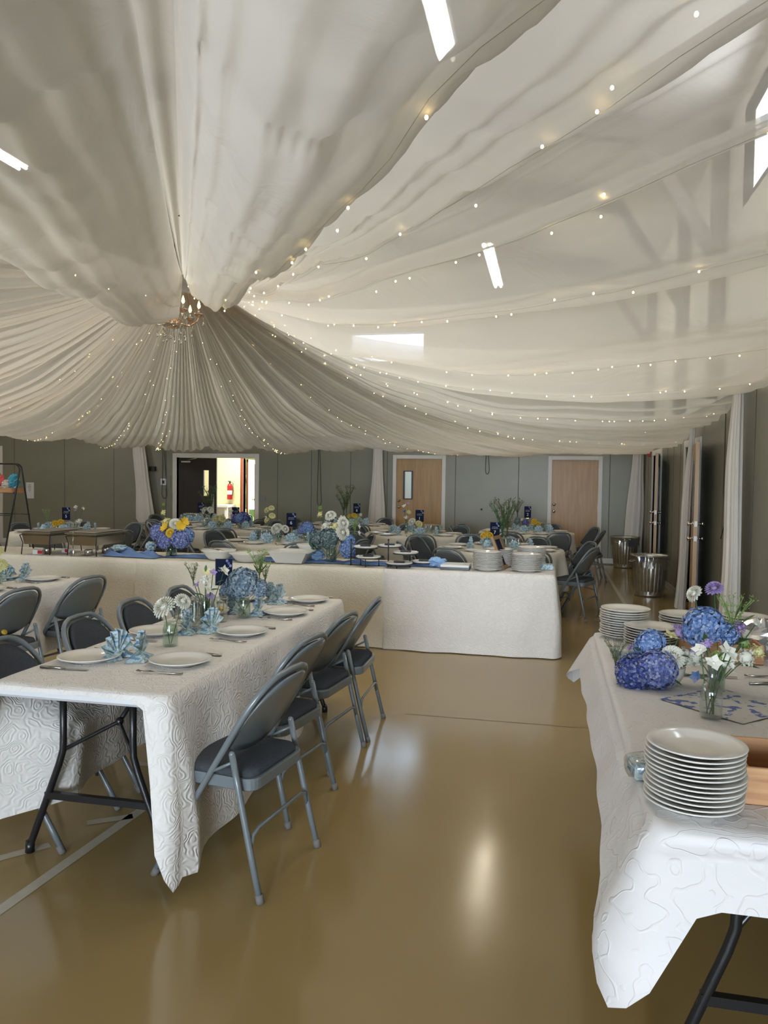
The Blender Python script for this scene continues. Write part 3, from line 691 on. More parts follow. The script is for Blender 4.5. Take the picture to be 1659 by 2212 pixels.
# ------------------------------------------------------------------ chandelier
ch = thing('chandelier', 'small crystal chandelier with glowing candle bulbs under the canopy hub', 'chandelier', (-3.33, 6.4, 2.90))
b = MB(); b.lathe([(.001, -.03), (.03, -.02), (.05, .0), (.03, .03), (.018, .08), (.03, .12), (.035, .16), (.02, .2), (.012, .3), (.012, .38), (.001, .4)], 16); b.build('stem', M['crystal'], ch)
b = MB(); b.tube([(0, 0, .38), (0, 0, 2.2)], .006, 6); b.build('hanging_chain', M['cord'], ch)
b = MB(); b.lathe([(.001, .0), (.10, .0), (.11, .012), (.10, .02), (.001, .02)], 20); b.build('disc', M['crystal_clear'], ch)
for k in range(6):
    a = 2 * PI * k / 6 + .3; c, s_ = math.cos(a), math.sin(a)
    pts = [(c * r, s_ * r, z) for r, z in ((.03, .06), (.08, .02), (.14, .01), (.19, .04), (.215, .09))]
    b = MB(); b.tube(pts, .009, 8); arm = b.build('arm', M['crystal'], ch)
    b = MB(); b.lathe([(.001, .09), (.02, .09), (.042, .108), (.045, .115), (.02, .105), (.001, .1)], 14, c=(c * .215, s_ * .215, 0)); b.build('drip_pan', M['crystal'], arm)
    b = MB(); b.tube([(c * .215, s_ * .215, .11), (c * .215, s_ * .215, .165)], .009, 10); b.build('candle_sleeve', M['crystal_clear'], arm)
    b = MB(); b.lathe([(.001, .165), (.010, .17), (.014, .185), (.009, .21), (.001, .232)], 12, c=(c * .215, s_ * .215, 0)); b.build('bulb', M['flame'], arm)
    b = MB()
    def drop(b, x, y, z0, z1, r):
        b.tube([(x, y, z0), (x, y, z1)], .0025, 4)
        b.lathe([(.001, z1), (r * .5, z1 - r * .8), (r, z1 - 2 * r), (r * .5, z1 - 2.8 * r), (.001, z1 - 3.2 * r)], 6, c=(x, y, 0))
    drop(b, c * .255, s_ * .255, .1, .05, .013); b.build('crystal_drop', M['crystal_clear'], arm)
    b = MB(); drop(b, c * .15, s_ * .15, .01, -.06, .013); b.build('crystal_drop', M['crystal_clear'], arm)
for k in range(9):
    a = 2 * PI * k / 9; b = MB(); drop(b, .095 * math.cos(a), .095 * math.sin(a), .0, -.07 - .02 * (k % 3), .013); b.build('crystal_drop', M['crystal_clear'], ch)
b = MB(); drop(b, 0, 0, 0, -.12, .012); b.build('crystal_drop', M['crystal_clear'], ch)

# ------------------------------------------------------------------ folding chair
def make_chair():
    t = thing('folding_chair', 'x', 'chair')
    def arc(n=14):
        # left upright foot -> arch -> right foot, in the plane leaning back
        pts = []
        def P(x, h): # h: 0 floor .. 1 top
            y = .24 - .48 * (h ** 1.03); return (x, y, .012 + h * .80)
        for h in (0, .1, .2, .3, .4, .5, .58, .66): pts.append(P(-.215 + .0 * h, h))
        for k in range(n + 1):
            th = PI * k / n; x = -math.cos(th); 
            xx = math.copysign(abs(x) ** .62, x) * .215; hh = .66 + .34 * (math.sin(th) ** .62)
            pts.append(P(xx, hh))
        for h in (.66, .58, .5, .4, .3, .2, .1, 0): pts.append(P(.215, h))
        return pts
    fr = arc(); b = MB(); b.tube(fr, .0125, 8); b.build('front_frame', M['chair_metal'], t)
    for sx in (-1, 1):
        b = MB(); b.tube([(sx * .235, -.24, .012), (sx * .232, -.20, .17), (sx * .229, -.145, .40), (sx * .227, -.115, .53)], [.0125, .0125, .0125, .0125], 8)
        b.ball((sx * .227, -.115, .53), .0125, 6); leg = b.build('rear_leg', M['chair_metal'], t)
        b = MB(); b.tube([(sx * .2353, -.244, 0), (sx * .235, -.237, .03)], .0155, 8); b.build('rubber_foot', M['rubber'], leg)
    for sx in (-1, 1): b = MB(); b.tube([(sx * .215, .243, 0), (sx * .215, .226, .03)], .0155, 8); b.build('front_foot', M['rubber'], t)
    def brace(y, z, up, x):
        return [(-x, y, z - .02), (-x + .02, y, z + up * .7), (-x + .06, y, z + up), (0, y, z + up), (x - .06, y, z + up), (x - .02, y, z + up * .7), (x, y, z - .02)]
    b = MB(); b.tube(brace(-.195, .20, .045, .228), .008, 6); b.build('rear_stretcher', M['chair_metal'], t)
    b = MB(); b.tube(brace(.135, .175, .03, .212), .008, 6); b.build('front_stretcher', M['chair_metal'], t)
    for sx in (-1, 1): b = MB(); b.tube([(sx * .222, -.118, .50), (sx * .218, -.015, .445)], .0065, 6); b.build('hinge_link', M['chair_metal'], t)
    # seat pan with rounded outline
    def outline(w2, d2, rr, n=5):
        pts = []
        for cx, cy, a0 in ((w2 - rr, d2 - rr, 0), (-w2 + rr, d2 - rr, 90), (-w2 + rr, -d2 + rr, 180), (w2 - rr, -d2 + rr, 270)):
            for k in range(n + 1):
                a = math.radians(a0 + 90 * k / n); pts.append((cx + rr * math.cos(a), cy + rr * math.sin(a)))
        return pts
    def slab(out, rings, cy):
        b = MB(); n = len(out); vs_ = []
        for s_, z in rings: vs_ += [(x * s_, y * s_ + cy, z) for x, y in out]
        fs = [tuple(range(n))[::-1]]
        for i in range(len(rings) - 1): fs += [(i * n + k, i * n + (k + 1) % n, (i + 1) * n + (k + 1) % n, (i + 1) * n + k) for k in range(n)]
        fs.append(tuple((len(rings) - 1) * n + k for k in range(n)))
        b.add(vs_, fs, True); return b
    out = outline(.203, .195, .05)
    s = slab(out, [(.97, .385), (1, .39), (1, .425), (.985, .432)], .0); s.build('seat_pan', M['chair_metal'], t, smooth=False)
    out = outline(.192, .183, .06)
    s = slab(out, [(1, .430), (1.0, .442), (.96, .455), (.85, .462), (.5, .466)], .0); s.build('seat_pad', M['chair_fabric'], t)
    # back panel: fills the arch, curved lower edge; metal rear and padded front
    def back(off, sc_, nm, m_):
        b = MB(); n = 20
        def fn(u, v):
            x = (2 * v - 1)
            wdt = .205 * sc_
            top = .655 + .325 * (max(0, 1 - abs(x) ** 3.0)) ** .55 * sc_
            bot = .655 - .075 * (1 - x * x) ** .7 * sc_ + .02
            h = bot + (top - bot) * u
            bow = .028 * (1 - x * x)
            y = .24 - .48 * h ** 1.03 - bow + off
            return (x * wdt, y, .012 + h * .80)
        b.grid(fn, 8, n)
        o = b.build(nm, m_, t)
        md = o.modifiers.new('thick', 'SOLIDIFY'); md.thickness = .008 if m_ == M['chair_metal'] else .02; md.offset = 0
        return o
    back(-.004, 1.0, 'back_panel', M['chair_metal']); back(.013, .955, 'back_pad', M['chair_fabric'])
    return t
CH = Protos(make_chair)
def chair(x, y, face, label, group):   # face: direction angle the sitter looks to
    return CH.put((x, y, 0), face - PI / 2, label, group)
G1 = 'grey folding chairs on the aisle side of the near table'
for (x, y, jit, lb) in [(-1.205, 2.86, math.radians(-9), 'grey folding chair nearest the camera, aisle side of the near table'), (-1.30, 3.46, math.radians(-10), 'second grey folding chair along the aisle side of the near table'),
                   (-1.30, 4.08, math.radians(-8), 'third grey folding chair on the aisle side, mostly behind the second'), (-1.27, 4.60, math.radians(1), 'fourth grey folding chair, pulled out at the far end of the near table')]:
    chair(x, y, PI + jit, lb, G1)
G2 = 'grey folding chairs on the left side of the near table'
for (x, y, jit, lb) in [(-2.17, 2.96, .02, 'folding chair with charcoal back at the left picture edge, near table'), (-2.18, 3.60, .0, 'folding chair with charcoal back behind the first left plate'),
                   (-2.20, 4.14, -.0, 'folding chair with charcoal back behind the jar of white dahlias'), (-2.20, 4.72, .0, 'folding chair mostly hidden by glasses at the near table')]:
    chair(x, y, jit, lb, G2)
G3 = 'dark grey folding chairs at the left table'
for (x, y, jit, lb) in [(-3.50, 5.06, PI - .16, 'folding chair at the far corner of the left table before the buffet'), (-3.56, 4.38, PI - .12, 'folding chair with a small yellow sticker at the left table')]:
    c = chair(x, y, jit, lb, G3)
b = MB(); b.lathe([(.001, 0), (.018, 0), (.018, .001), (.001, .001)], 16, T=Matrix.Rotation(PI / 2, 4, 'X') @ Matrix.Diagonal((1.3, 1, 1, 1)))
st = b.build('sticker', M['sticker'], c); st.location = (-.05, -.128, .53); st.rotation_euler = (-.5, 0, 0)

# ------------------------------------------------------------------ folding tables and cloths
TZ = .73
def make_folding():
    t = thing('folding_table', 'x', 'table')
    b = MB(); b.box(-.38, .38, -1.22, 1.22, TZ - .045, TZ, .012); b.build('tabletop', M['plastic_white'], t)
    for s in (-1, 1):
        y = s * 1.07; b = MB()
        for sx in (-1, 1):
            b.tube([(sx * .155, y, TZ - .04), (sx * .155, y, .50), (sx * .157, y, .44), (sx * .175, y, .38), (sx * .31, y, .03), (sx * .312, y, .0)], .0145, 10)
        b.box(-.235, .235, y - .012, y + .012, .235, .262); lg = b.build('leg_frame', M['black_metal'], t)
        b = MB(); yy = y - s * .45
        b.tube([(-.155, y, .44), (0, y - s * .16, .52), (.155, y, .44)], .009, 8); b.tube([(0, y - s * .16, .52), (0, yy, TZ - .05)], .010, 8); b.ball((0, y - s * .16, .52), .018, 6)
        b.build('folding_brace', M['black_metal'], lg)
        b = MB()
        for sx in (-1, 1): b.tube([(sx * .312, y, 0), (sx * .310, y, .045)], .019, 10)
        b.build('rubber_feet', M['black_metal'], lg)
    return t
FT = Protos(make_folding)

def rect_cloth(name, label, group, m, cx, cy, hx, hy, drop, seed=1, flare=.05, wave=.022, zt=TZ + .004, res=.05, ramp=.3, rows=16, push=None):
    """drop(side, t): hem drop in metres; side 0..3 = right(+x), far(+y), left(-x), near(-y); t runs 0..1 counter-clockwise"""
    b = MB(); per = []   # (x, y, nx, ny, s, t)
    cr = .035
    def add_side(p0, p1, nrm, s):
        L = (Vector(p1) - Vector(p0)).length; n = max(4, int(L / res))
        for k in range(n):
            t = k / n; per.append((p0[0] + (p1[0] - p0[0]) * t, p0[1] + (p1[1] - p0[1]) * t, nrm[0], nrm[1], s, t))
    def corner(cx_, cy_, a0, s):
        for k in range(6):
            a = math.radians(a0 + 90 * k / 6); per.append((cx_ + cr * math.cos(a), cy_ + cr * math.sin(a), math.cos(a), math.sin(a), s, 1.0 + k / 6.0))
    add_side((hx, -hy + cr), (hx, hy - cr), (1, 0), 0); corner(hx - cr, hy - cr, 0, 0)
    add_side((hx - cr, hy), (-hx + cr, hy), (0, 1), 1); corner(-hx + cr, hy - cr, 90, 1)
    add_side((-hx, hy - cr), (-hx, -hy + cr), (-1, 0), 2); corner(-hx + cr, -hy + cr, 180, 2)
    add_side((-hx + cr, -hy), (hx - cr, -hy), (0, -1), 3); corner(hx - cr, -hy + cr, 270, 3)
    n = len(per); vs_ = []; fs = []
    rings = [0, .25, .5, .7, .85, .95, 1.0]
    for r in rings:
        for (x, y, nx, ny, s, t) in per:
            vs_.append((cx + x * r, cy + y * r, zt + .0025 * noise.noise(Vector((x * 9 * r + seed, y * 9 * r, 1)))))
    R0 = len(rings)
    for j in range(1, rows + 1):
        q = j / rows
        for k, (x, y, nx, ny, s, t) in enumerate(per):
            D = max(.012, drop(s, t)); d = D * q
            sc_ = k * res
            wv_ = wave * math.sin(sc_ * 9 + seed) + wave * .7 * math.sin(sc_ * 17 + seed * 2 + d * 3) + wave * .5 * noise.noise(Vector((sc_ * 3, seed, d * 4)))
            off = .008 + flare * min(1.6, d / ramp) + wv_ * min(1, d / .35)
            if push: off += push(s, t, d)
            if d < .03: off = .008 * (1 - (1 - d / .03) ** 2)
            vs_.append((cx + x + nx * off, cy + y + ny * off, max(.008, zt - d)))
    tot = R0 + rows
    for i in range(tot - 1): fs += [(i * n + k, i * n + (k + 1) % n, (i + 1) * n + (k + 1) % n, (i + 1) * n + k) for k in range(n)]
    vs_.append((cx, cy, zt)); 
    b.add(vs_, fs, True)
    o = b.build(name, m); tag(o, label, 'tablecloth', group); return o

def lerpkeys(keys, t):
    for (a, va), (c, vc) in zip(keys, keys[1:]):
        if t <= c: return va + (vc - va) * max(0, (t - a)) / (c - a)
    return keys[-1][1]
# near table T1
FT.put((-1.75, 3.80, 0), 0, 'white folding table with black legs nearest the camera on the left', 'long folding tables')
def p1(s, t, d):
    if s == 2 and t <= 1: return -.28 * min(1, max(0, d - .03) / .20) * min(1, t * 5, (1.02 - t) * 9)
    return 0
def d1(s, t):
    if s == 0: return lerpkeys([(0, .66), (.12, .62), (.5, .52), (1, .42), (1.5, .60), (2, .42)], t)
    if s == 1: return lerpkeys([(0, .42), (1, .42), (1.5, .6), (2, .42)], t)
    if s == 2: return lerpkeys([(0, .42), (.6, .50), (.9, .52), (1.0, .58), (1.5, .57), (1.8, .2), (2, .02)], t)
    return lerpkeys([(0, .02), (.05, .018), (.9, .018), (.965, .10), (1.0, .30), (1.2, .60), (1.5, .70), (2, .66)], t)
rect_cloth('tablecloth', 'white quilted tablecloth on the near table, its corner trailing to the floor', 'white quilted tablecloths', M['cloth_white'], -1.75, 3.80, .385, 1.225, d1, 3, .05, .018, push=p1)
# left table T0
FT.put((-3.99, 4.24, 0), 0, 'long folding table under a white cloth at the left edge', 'long folding tables')
def d0(s, t):
    if t > 1: return .62
    return .46
rect_cloth('tablecloth', 'white quilted tablecloth on the table cut by the left picture edge', 'white quilted tablecloths', M['cloth_white'], -3.99, 4.24, .385, 1.225, d0, 5, .05, .02)
# buffet of three tables
for k, (cx, lb) in enumerate([(-1.18, 'right'), (-3.62, 'middle'), (-6.06, 'left')]):
    FT.put((cx, 7.26, 0), PI / 2, 'folding table hidden under the %s part of the long buffet' % lb, 'long folding tables')
def db(s, t): return .72 if t <= 1 or s != 3 else .735
rect_cloth('tablecloth', 'cream quilted cloth over the right end of the long buffet', 'quilted buffet cloths', M['cloth_white'], -.725, 7.26, .775, .390, lambda s, t: .735 if s in (0, 3) else (.5 if s == 1 else .0), 2, .035, .012)
rect_cloth('tablecloth', 'cream quilted cloth over the middle of the long buffet', 'quilted buffet cloths', M['cloth'], -2.72, 7.258, 1.285, .3835, lambda s, t: .72 if s == 3 and t <= 1 else (.5 if s == 1 else .0), 4, .028, .010, zt=TZ + .002)
rect_cloth('tablecloth', 'cream quilted cloth over the left part of the long buffet', 'quilted buffet cloths', M['cloth'], -5.61, 7.26, 1.67, .385, lambda s, t: .72 if s == 3 and t <= 1 else (.5 if s == 1 else (.5 if s == 2 else .0)), 6, .028, .010, zt=TZ + .0005)
# right table TR
FT.put((.635, 3.10, 0), 0, 'folding table with black legs in the lower right corner', 'long folding tables')
def dr(s, t):
    if s == 3: return lerpkeys([(0, .22), (.06, .155), (.14, .135), (.5, .135), (1.0, .145), (2, .3)], t)
    if s == 2: return lerpkeys([(0, .22), (.08, .15), (.6, .14), (.88, .15), (.96, .19), (1.0, .24), (1.25, .34), (1.5, .38), (1.75, .34), (2, .22)], t)
    if s == 1: return lerpkeys([(0, .2), (.7, .16), (.97, .18), (1.0, .22), (1.5, .31), (2, .22)], t)
    return .18
rect_cloth('tablecloth', 'white vine-patterned tablecloth on the lower right table, corner hanging', 'white quilted tablecloths', M['cloth_vine'], .635, 3.10, .385, 1.225, dr, 8, .085, .010, ramp=.16)

# round tables
ROUND = [('A', -6.85, 9.92, 0.0, 'the table behind the chafing dishes'), ('B', -3.41, 9.50, 0.1, 'the table behind the white bowls'), ('C', -5.12, 11.65, 0.0, 'the table before the open exit'), ('D', -6.32, 13.25, 0.1, 'the table by the dark door'),
         ('E', -3.57, 13.35, 0.0, 'the table under the hanging cord'), ('F', -2.00, 11.50, -.1, 'the table before the windowed door'), ('G', -.585, 9.42, 0.0, 'the table behind the plate stacks'), ('H', -.37, 12.68, 0.05, 'the table by the solid wooden door')]
def make_round():
    t = thing('round_table', 'x', 'table'); R = .75
    b = MB(); b.lathe([(.001, TZ - .035), (R, TZ - .035), (R + .004, TZ - .02), (R, TZ), (.001, TZ)], 48); b.build('tabletop', M['plastic_white'], t)
    for s in (-1, 1):
        b = MB(); b.tube([(-.3, s * .33, 0), (-.28, s * .33, .35), (-.25, s * .33, TZ - .04)], .015, 8); b.tube([(.3, s * .33, 0), (.28, s * .33, .35), (.25, s * .33, TZ - .04)], .015, 8)
        b.tube([(-.29, s * .33, .2), (.29, s * .33, .2)], .012, 8); b.build('leg_frame', M['black_metal'], t)
    return t
RT = Protos(make_round)
def round_cloth(cx, cy, seed, label):
    b = MB(); n = 120; R = .757; zt = TZ + .004
    prof = []
    def fn(i, k):
        a = 2 * PI * k / n
        if i <= 5: r = R * (i / 5) ** .8; return (cx + r * math.cos(a), cy + r * math.sin(a), zt)
        q = (i - 5) / 14
        m4 = max(abs(math.cos(a + .1 * seed)), abs(math.sin(a + .1 * seed))); side = 1.22 / m4   # square cloth
        D = min(.66, side - R) ; D = max(.40, D); d = D * q
        wv_ = (.030 * math.sin(9 * a + seed) + .018 * math.sin(14 * a + 2 * seed)) * min(1, d / .3)
        off = .006 + .03 * min(1, d / .3) + wv_
        if d < .03: off = .006
        return (cx + (R + off) * math.cos(a), cy + (R + off) * math.sin(a), max(.01, zt - d))
    vs_ = [fn(i, k) for i in range(20) for k in range(n)]
    fs = []
    for i in range(19): fs += [(i * n + k, i * n + (k + 1) % n, (i + 1) * n + (k + 1) % n, (i + 1) * n + k) for k in range(n)]
    b.add(vs_, fs, True); tag(b.build('tablecloth', M['cloth']), label, 'tablecloth', 'cream cloths on the round tables')
SEAT = ['right side towards the back', 'far side on the right', 'far side on the left', 'left side towards the back', 'left side towards the front', 'near side on the left', 'near side on the right', 'right side towards the front']

# ------------------------------------------------------------------ tableware makers
def make_plate():
    t = MB(); R = .135
    t.lathe([(.001, .004), (.05, .003), (.075, .003), (.078, 0), (.082, 0), (.086, .005), (.118, .014), (R, .021), (R + .001, .023), (R - .002, .0245), (.118, .019), (.09, .010), (.08, .0075), (.04, .0075), (.001, .0075)], 40)
    return tag(t.build('dinner_plate', M['plate']), 'x', 'plate')
PL = Protos(make_plate)
def make_napkin():
    t = thing('fan_napkin', 'x', 'napkin')
    b = MB(); n = 14
    vs_ = []
    for k in range(n + 1):
        a = math.radians(12 + 156 * k / n); fold = .012 if k % 2 else -.012
        for q, r in enumerate((.012, .05, .09, .112)):
            vs_.append((math.cos(a) * r * .85, fold * (r / .112) + .004 * math.sin(k * 2.1), .012 + math.sin(a) * r + (.006 if k % 2 and q == 3 else 0)))
    fs = [(k * 4 + q, k * 4 + q + 1, (k + 1) * 4 + q + 1, (k + 1) * 4 + q) for k in range(n) for q in range(3)]
    b.add(vs_, fs, False); o = b.build('fan', M['napkin'], t); md = o.modifiers.new('thick', 'SOLIDIFY'); md.thickness = .002
    b = MB()
    b.add([(0, -.004, .035), (-.085, -.045, .001), (-.03, -.055, .001), (0, -.02, .002), (.03, -.055, .001), (.085, -.045, .001), (0, .006, .035), (-.08, .04, .001), (.08, .04, .001), (0, .05, .001)],
          [(0, 1, 2, 3), (0, 3, 4, 5), (6, 9, 7), (6, 8, 9), (0, 6, 7, 1), (0, 5, 8, 6)], False)
    o = b.build('folded_base', M['napkin'], t); md = o.modifiers.new('thick', 'SOLIDIFY'); md.thickness = .002
    return t
NK = Protos(make_napkin)
def make_fork():
    b = MB()
    b.tube([(0, -.10, .006), (0, -.04, .003), (0, .02, .006), (0, .045, .009)], [.0055, .0045, .0028, .004], 6)
    b.box(-.011, .011, .045, .06, .006, .009)
    for x in (-.009, -.003, .003, .009): b.tube([(x, .058, .008), (x, .08, .006), (x, .10, .010)], .0015, 4)
    return tag(b.build('fork', M['cutlery']), 'x', 'fork')
def make_knife():
    b = MB(); b.tube([(0, -.115, .004), (0, -.05, .005), (0, 0, .004)], [.006, .0065, .005], 6)
    b.box(-.008, .007, 0, .105, .002, .004, .0008)
    return tag(b.build('table_knife', M['cutlery']), 'x', 'knife')
FK = Protos(make_fork); KN = Protos(make_knife)
def make_glass():
    b = MB(); b.lathe([(.001, .002), (.026, .002), (.028, .012), (.033, .12), (.0345, .14), (.0325, .14), (.031, .12), (.026, .014), (.001, .012)], 20)
    return tag(b.build('drinking_glass', M['glass']), 'x', 'glass')
GL = Protos(make_glass)
def make_jar():
    b = MB(); b.lathe([(.001, .0), (.034, .0), (.037, .004), (.037, .08), (.033, .095), (.030, .10), (.032, .115), (.030, .115), (.028, .1), (.034, .08), (.034, .006), (.001, .006)], 20)
    return tag(b.build('glass_jar', M['glass_green']), 'x', 'vase')
JR = Protos(make_jar)
def make_bud():
    b = MB(); b.lathe([(.001, .0), (.021, .0), (.023, .004), (.023, .13), (.016, .155), (.013, .17), (.015, .175), (.013, .175), (.011, .168), (.021, .128), (.021, .005), (.001, .005)], 18)
    return tag(b.build('bud_vase', M['glass_green']), 'x', 'vase')
BV = Protos(make_bud)

# flowers
def hydra_mesh(r, n=90, sq=.85, seed=1):
    b = MB(); rr = random.Random(seed)
    for k in range(n):
        z = 1 - 1.85 * (k + .5) / n; a = k * 2.39996; s_ = math.sqrt(max(0, 1 - z * z))
        d = Vector((s_ * math.cos(a), s_ * math.sin(a), z)); c = Vector((d.x * r, d.y * r, d.z * r * sq)) * (rr.uniform(.86, 1.08) * (1 + .10 * noise.noise(d * 2.5 + Vector((seed, 0, 0)))))
        x = d.orthogonal().normalized(); x.rotate(Matrix.Rotation(rr.uniform(0, 6), 3, d)); y = d.cross(x); p = r * rr.uniform(.17, .22)
        for q in range(4):
            an = q * PI / 2; e = x * math.cos(an) + y * math.sin(an); g = d.cross(e)
            b.add([c - d * p * .15, c + e * p * .5 + g * p * .42 + d * p * .12, c + e * p * 1.0 + d * p * rr.uniform(-.1, .3), c + e * p * .5 - g * p * .42 + d * p * .12], [(0, 1, 2, 3)], False)
    b.ball((0, 0, 0), r * .76, 7, (1, 1, sq))
    return b
def dahlia_mesh(r, n=110, seed=2, ball=.8):
    b = MB(); rr = random.Random(seed)
    for k in range(n):
        f = (k + .5) / n; z = 1 - 1.45 * f; a = k * 2.39996; s_ = math.sqrt(max(0, 1 - z * z))
        d = Vector((s_ * math.cos(a), s_ * math.sin(a), z)); c = Vector((d.x * r * .55, d.y * r * .55, d.z * r * .55 * ball))
        t_ = Vector((d.x, d.y, d.z * ball)).normalized(); g = Vector((-math.sin(a), math.cos(a), 0)); up = t_.cross(g)
        L = r * .5 * (0.55 + .6 * f); w_ = r * .17
        b.add([c, c + t_ * L * .6 + g * w_ + up * w_ * .3, c + t_ * L, c + t_ * L * .6 - g * w_ + up * w_ * .3], [(0, 1, 2, 3)], False)
    b.ball((0, 0, 0), r * .34, 6, (1, 1, ball))
    return b
def petals_mesh(r, n=5, seed=3):
    b = MB(); rr = random.Random(seed); n = 10 if r > .05 else n
    for k in range(n):
        a = 2 * PI * k / n + rr.uniform(-.2, .2); e = Vector((math.cos(a), math.sin(a), rr.uniform(.1, .6))).normalized(); g = Vector((-math.sin(a), math.cos(a), 0))
        b.add([(0, 0, 0), e * r * .5 + g * r * .4, e * r, e * r * .5 - g * r * .4], [(0, 1, 2, 3)], False)
    b.ball((0, 0, 0), r * .18, 5)
    return b
BM = {}
def bloom_mesh(kind, r):
    key = (kind, round(r, 3))
    if key not in BM:
        b = {'h': lambda: hydra_mesh(r, 190 if r > .05 else 90, seed=int(r * 1000)), 'd': lambda: dahlia_mesh(r, 120 if r > .03 else 60), 'p': lambda: petals_mesh(r), 's': lambda: spray_mesh(r), 'c': lambda: cluster_mesh(r)}[kind]()
        BM[key] = b
    return BM[key]
def cluster_mesh(r):
    b = MB(); rr = random.Random(5); b.ball((0, 0, 0), r * .42, 6)
    for k in range(26):
        c = Vector((rr.gauss(0, 1), rr.gauss(0, 1), rr.gauss(0, .8))).normalized() * r * rr.uniform(.40, .75)
        pb = petals_mesh(r * .26, 5, k); b.add(pb.v, pb.f, False, Matrix.Translation(c) @ Matrix.Rotation(rr.uniform(0, 3), 4, 'X'))
    return b
def spray_mesh(r):
    b = MB(); rr = random.Random(9)
    for k in range(11):
        a = rr.uniform(0, 6.3); sp = rr.uniform(.15, .65); pts = [Vector((0, 0, -r * .3))]
        for j in range(1, 6): q = j / 5; pts.append(Vector((math.cos(a) * sp * r * q * q, math.sin(a) * sp * r * q * q, -r * .3 + r * 1.2 * q)))
        b.tube(pts, r * .010, 4)
        for j in range(2, 6):
            for m_ in range(6):
                e = Vector((rr.uniform(-1, 1), rr.uniform(-1, 1), rr.uniform(.2, 1))).normalized(); g = e.orthogonal().normalized(); p = pts[j] + Vector((rr.gauss(0, .03), rr.gauss(0, .03), rr.gauss(0, .06))) * r; L = r * rr.uniform(.07, .12)
                b.add([p, p + e * L * .5 + g * L * .13, p + e * L, p + e * L * .5 - g * L * .13], [(0, 1, 2, 3)], False)
    return b
def leaf_add(b, p, e, L, w_=.32):
    e = Vector(e).normalized(); g = e.cross(Vector((0, 0, 1))); g = g.normalized() if g.length > .1 else Vector((1, 0, 0)); p = Vector(p)
    dn = Vector((0, 0, -1)) * L * .15
    b.add([p, p + e * L * .35 + g * L * w_ * .5, p + e * L * .35 - dn * .6, p + e * L * .35 - g * L * w_ * .5, p + e * L * .7 + g * L * w_ * .4 + dn * .5, p + e * L * .7, p + e * L * .7 - g * L * w_ * .4 + dn * .5, p + e * L + dn],
          [(0, 1, 2), (0, 2, 3), (1, 4, 5, 2), (2, 5, 6, 3), (4, 7, 5), (5, 7, 6)], True)
MESHCACHE = {}
def bouquet(label, base, blooms, leaves=(), foot=.01, cat='flowers', group=None):
    """blooms: (kind, r, material, dx, dy, dz); stems run from the foot of the vase"""
    t = thing('flower_bouquet', label, cat, base, 0, group)
    st = MB(); rr = random.Random(hash(label) % 1000 if False else len(label))
    for (k, r, m, x, y, z) in blooms:
        f = Vector((rr.uniform(-.015, .015), rr.uniform(-.015, .015), foot)); e = Vector((x, y, z))
        st.tube([f, f.lerp(e, .5) + Vector((0, 0, .01)), e], .0022, 5)
        nm = {'h': 'hydrangea_bloom', 'd': 'dahlia_bloom', 'p': 'small_bloom', 's': 'greenery_spray', 'c': 'blossom_cluster'}[k]
        key = (k, round(r, 3), m)
        if key not in MESHCACHE:
            o = bloom_mesh(k, r).build(nm, M[m], t); MESHCACHE[key] = o.data
        else:
            o = bpy.data.objects.new(nm, MESHCACHE[key]); COL.objects.link(o); o.parent = t
        o.location = (x, y, z)
        dv = Vector((x, y - .05 if k != 's' else y, abs(z) * .6 + .02))
        if k != 's':
            dv = Vector((x * 1.5, y * 1.5 - .06, .08)); o.rotation_euler = dv.to_track_quat('Z', 'Y').to_euler()
    st.build('stems', M['leaf'], t)
    if leaves:
        lb = MB()
        for (x, y, z, ex, ey, ez, L) in leaves: leaf_add(lb, (x, y, z), (ex, ey, ez), L)
        lb.build('leaves', M['leaf'], t)
    return t

# number cards
def card(label, x, y, z, num, w_=.10, h=.165, rz=0.0):
    t = thing('table_number_card', label, 'card', (x, y, z), rz)
    b = MB(); b.box(-w_ / 2, w_ / 2, -.002, .002, 0, h); b.build('board', M['navy'], t)
    b = MB()
    for k in range(3): b.ball((w_ * (.2 + .1 * k), -.004, h * (.93 - .09 * k)), w_ * .09, 5, (1, .25, 1))
    b.build('printed_flowers', M['hyd_violet'], t)
    b = MB()
    for row, (zz, ww) in enumerate(((.66, .3), (.56, .34))):
        pts = [(-ww * w_ + 2 * ww * w_ * k / 16, -.0035, h * zz + .006 * math.sin(k * 2.1 + row)) for k in range(17)]; b.tube(pts, .0012, 4)
    b.build('script_lettering', M['white_ink'], t)
    if num:
        fc = bpy.data.curves.new('number', 'FONT'); fc.body = num; fc.size = h * .34; fc.align_x = 'CENTER'; fc.extrude = .0005; fc.materials.append(M['white_ink'])
        tmp = bpy.data.objects.new('number', fc); COL.objects.link(tmp); bpy.context.view_layer.update()
        me = bpy.data.meshes.new_from_object(tmp.evaluated_get(bpy.context.evaluated_depsgraph_get())); bpy.data.objects.remove(tmp)
        me.materials.clear(); me.materials.append(M['white_ink'])
        f = bpy.data.objects.new('number', me); COL.objects.link(f); f.parent = t; f.location = (0, -.0035, h * .18); f.rotation_euler = (PI / 2, 0, 0)
    b = MB(); b.box(-.02, .02, -.015, .015, -.008, 0); b.tube([(0, 0, -z + TZ + .012), (0, 0, 0)], .003, 6); b.lathe([(.001, 0), (.03, 0), (.03, .005), (.001, .006)], 16, c=(0, 0, -z + TZ + .007)); b.build('stand', M['brass'], t)
    return t

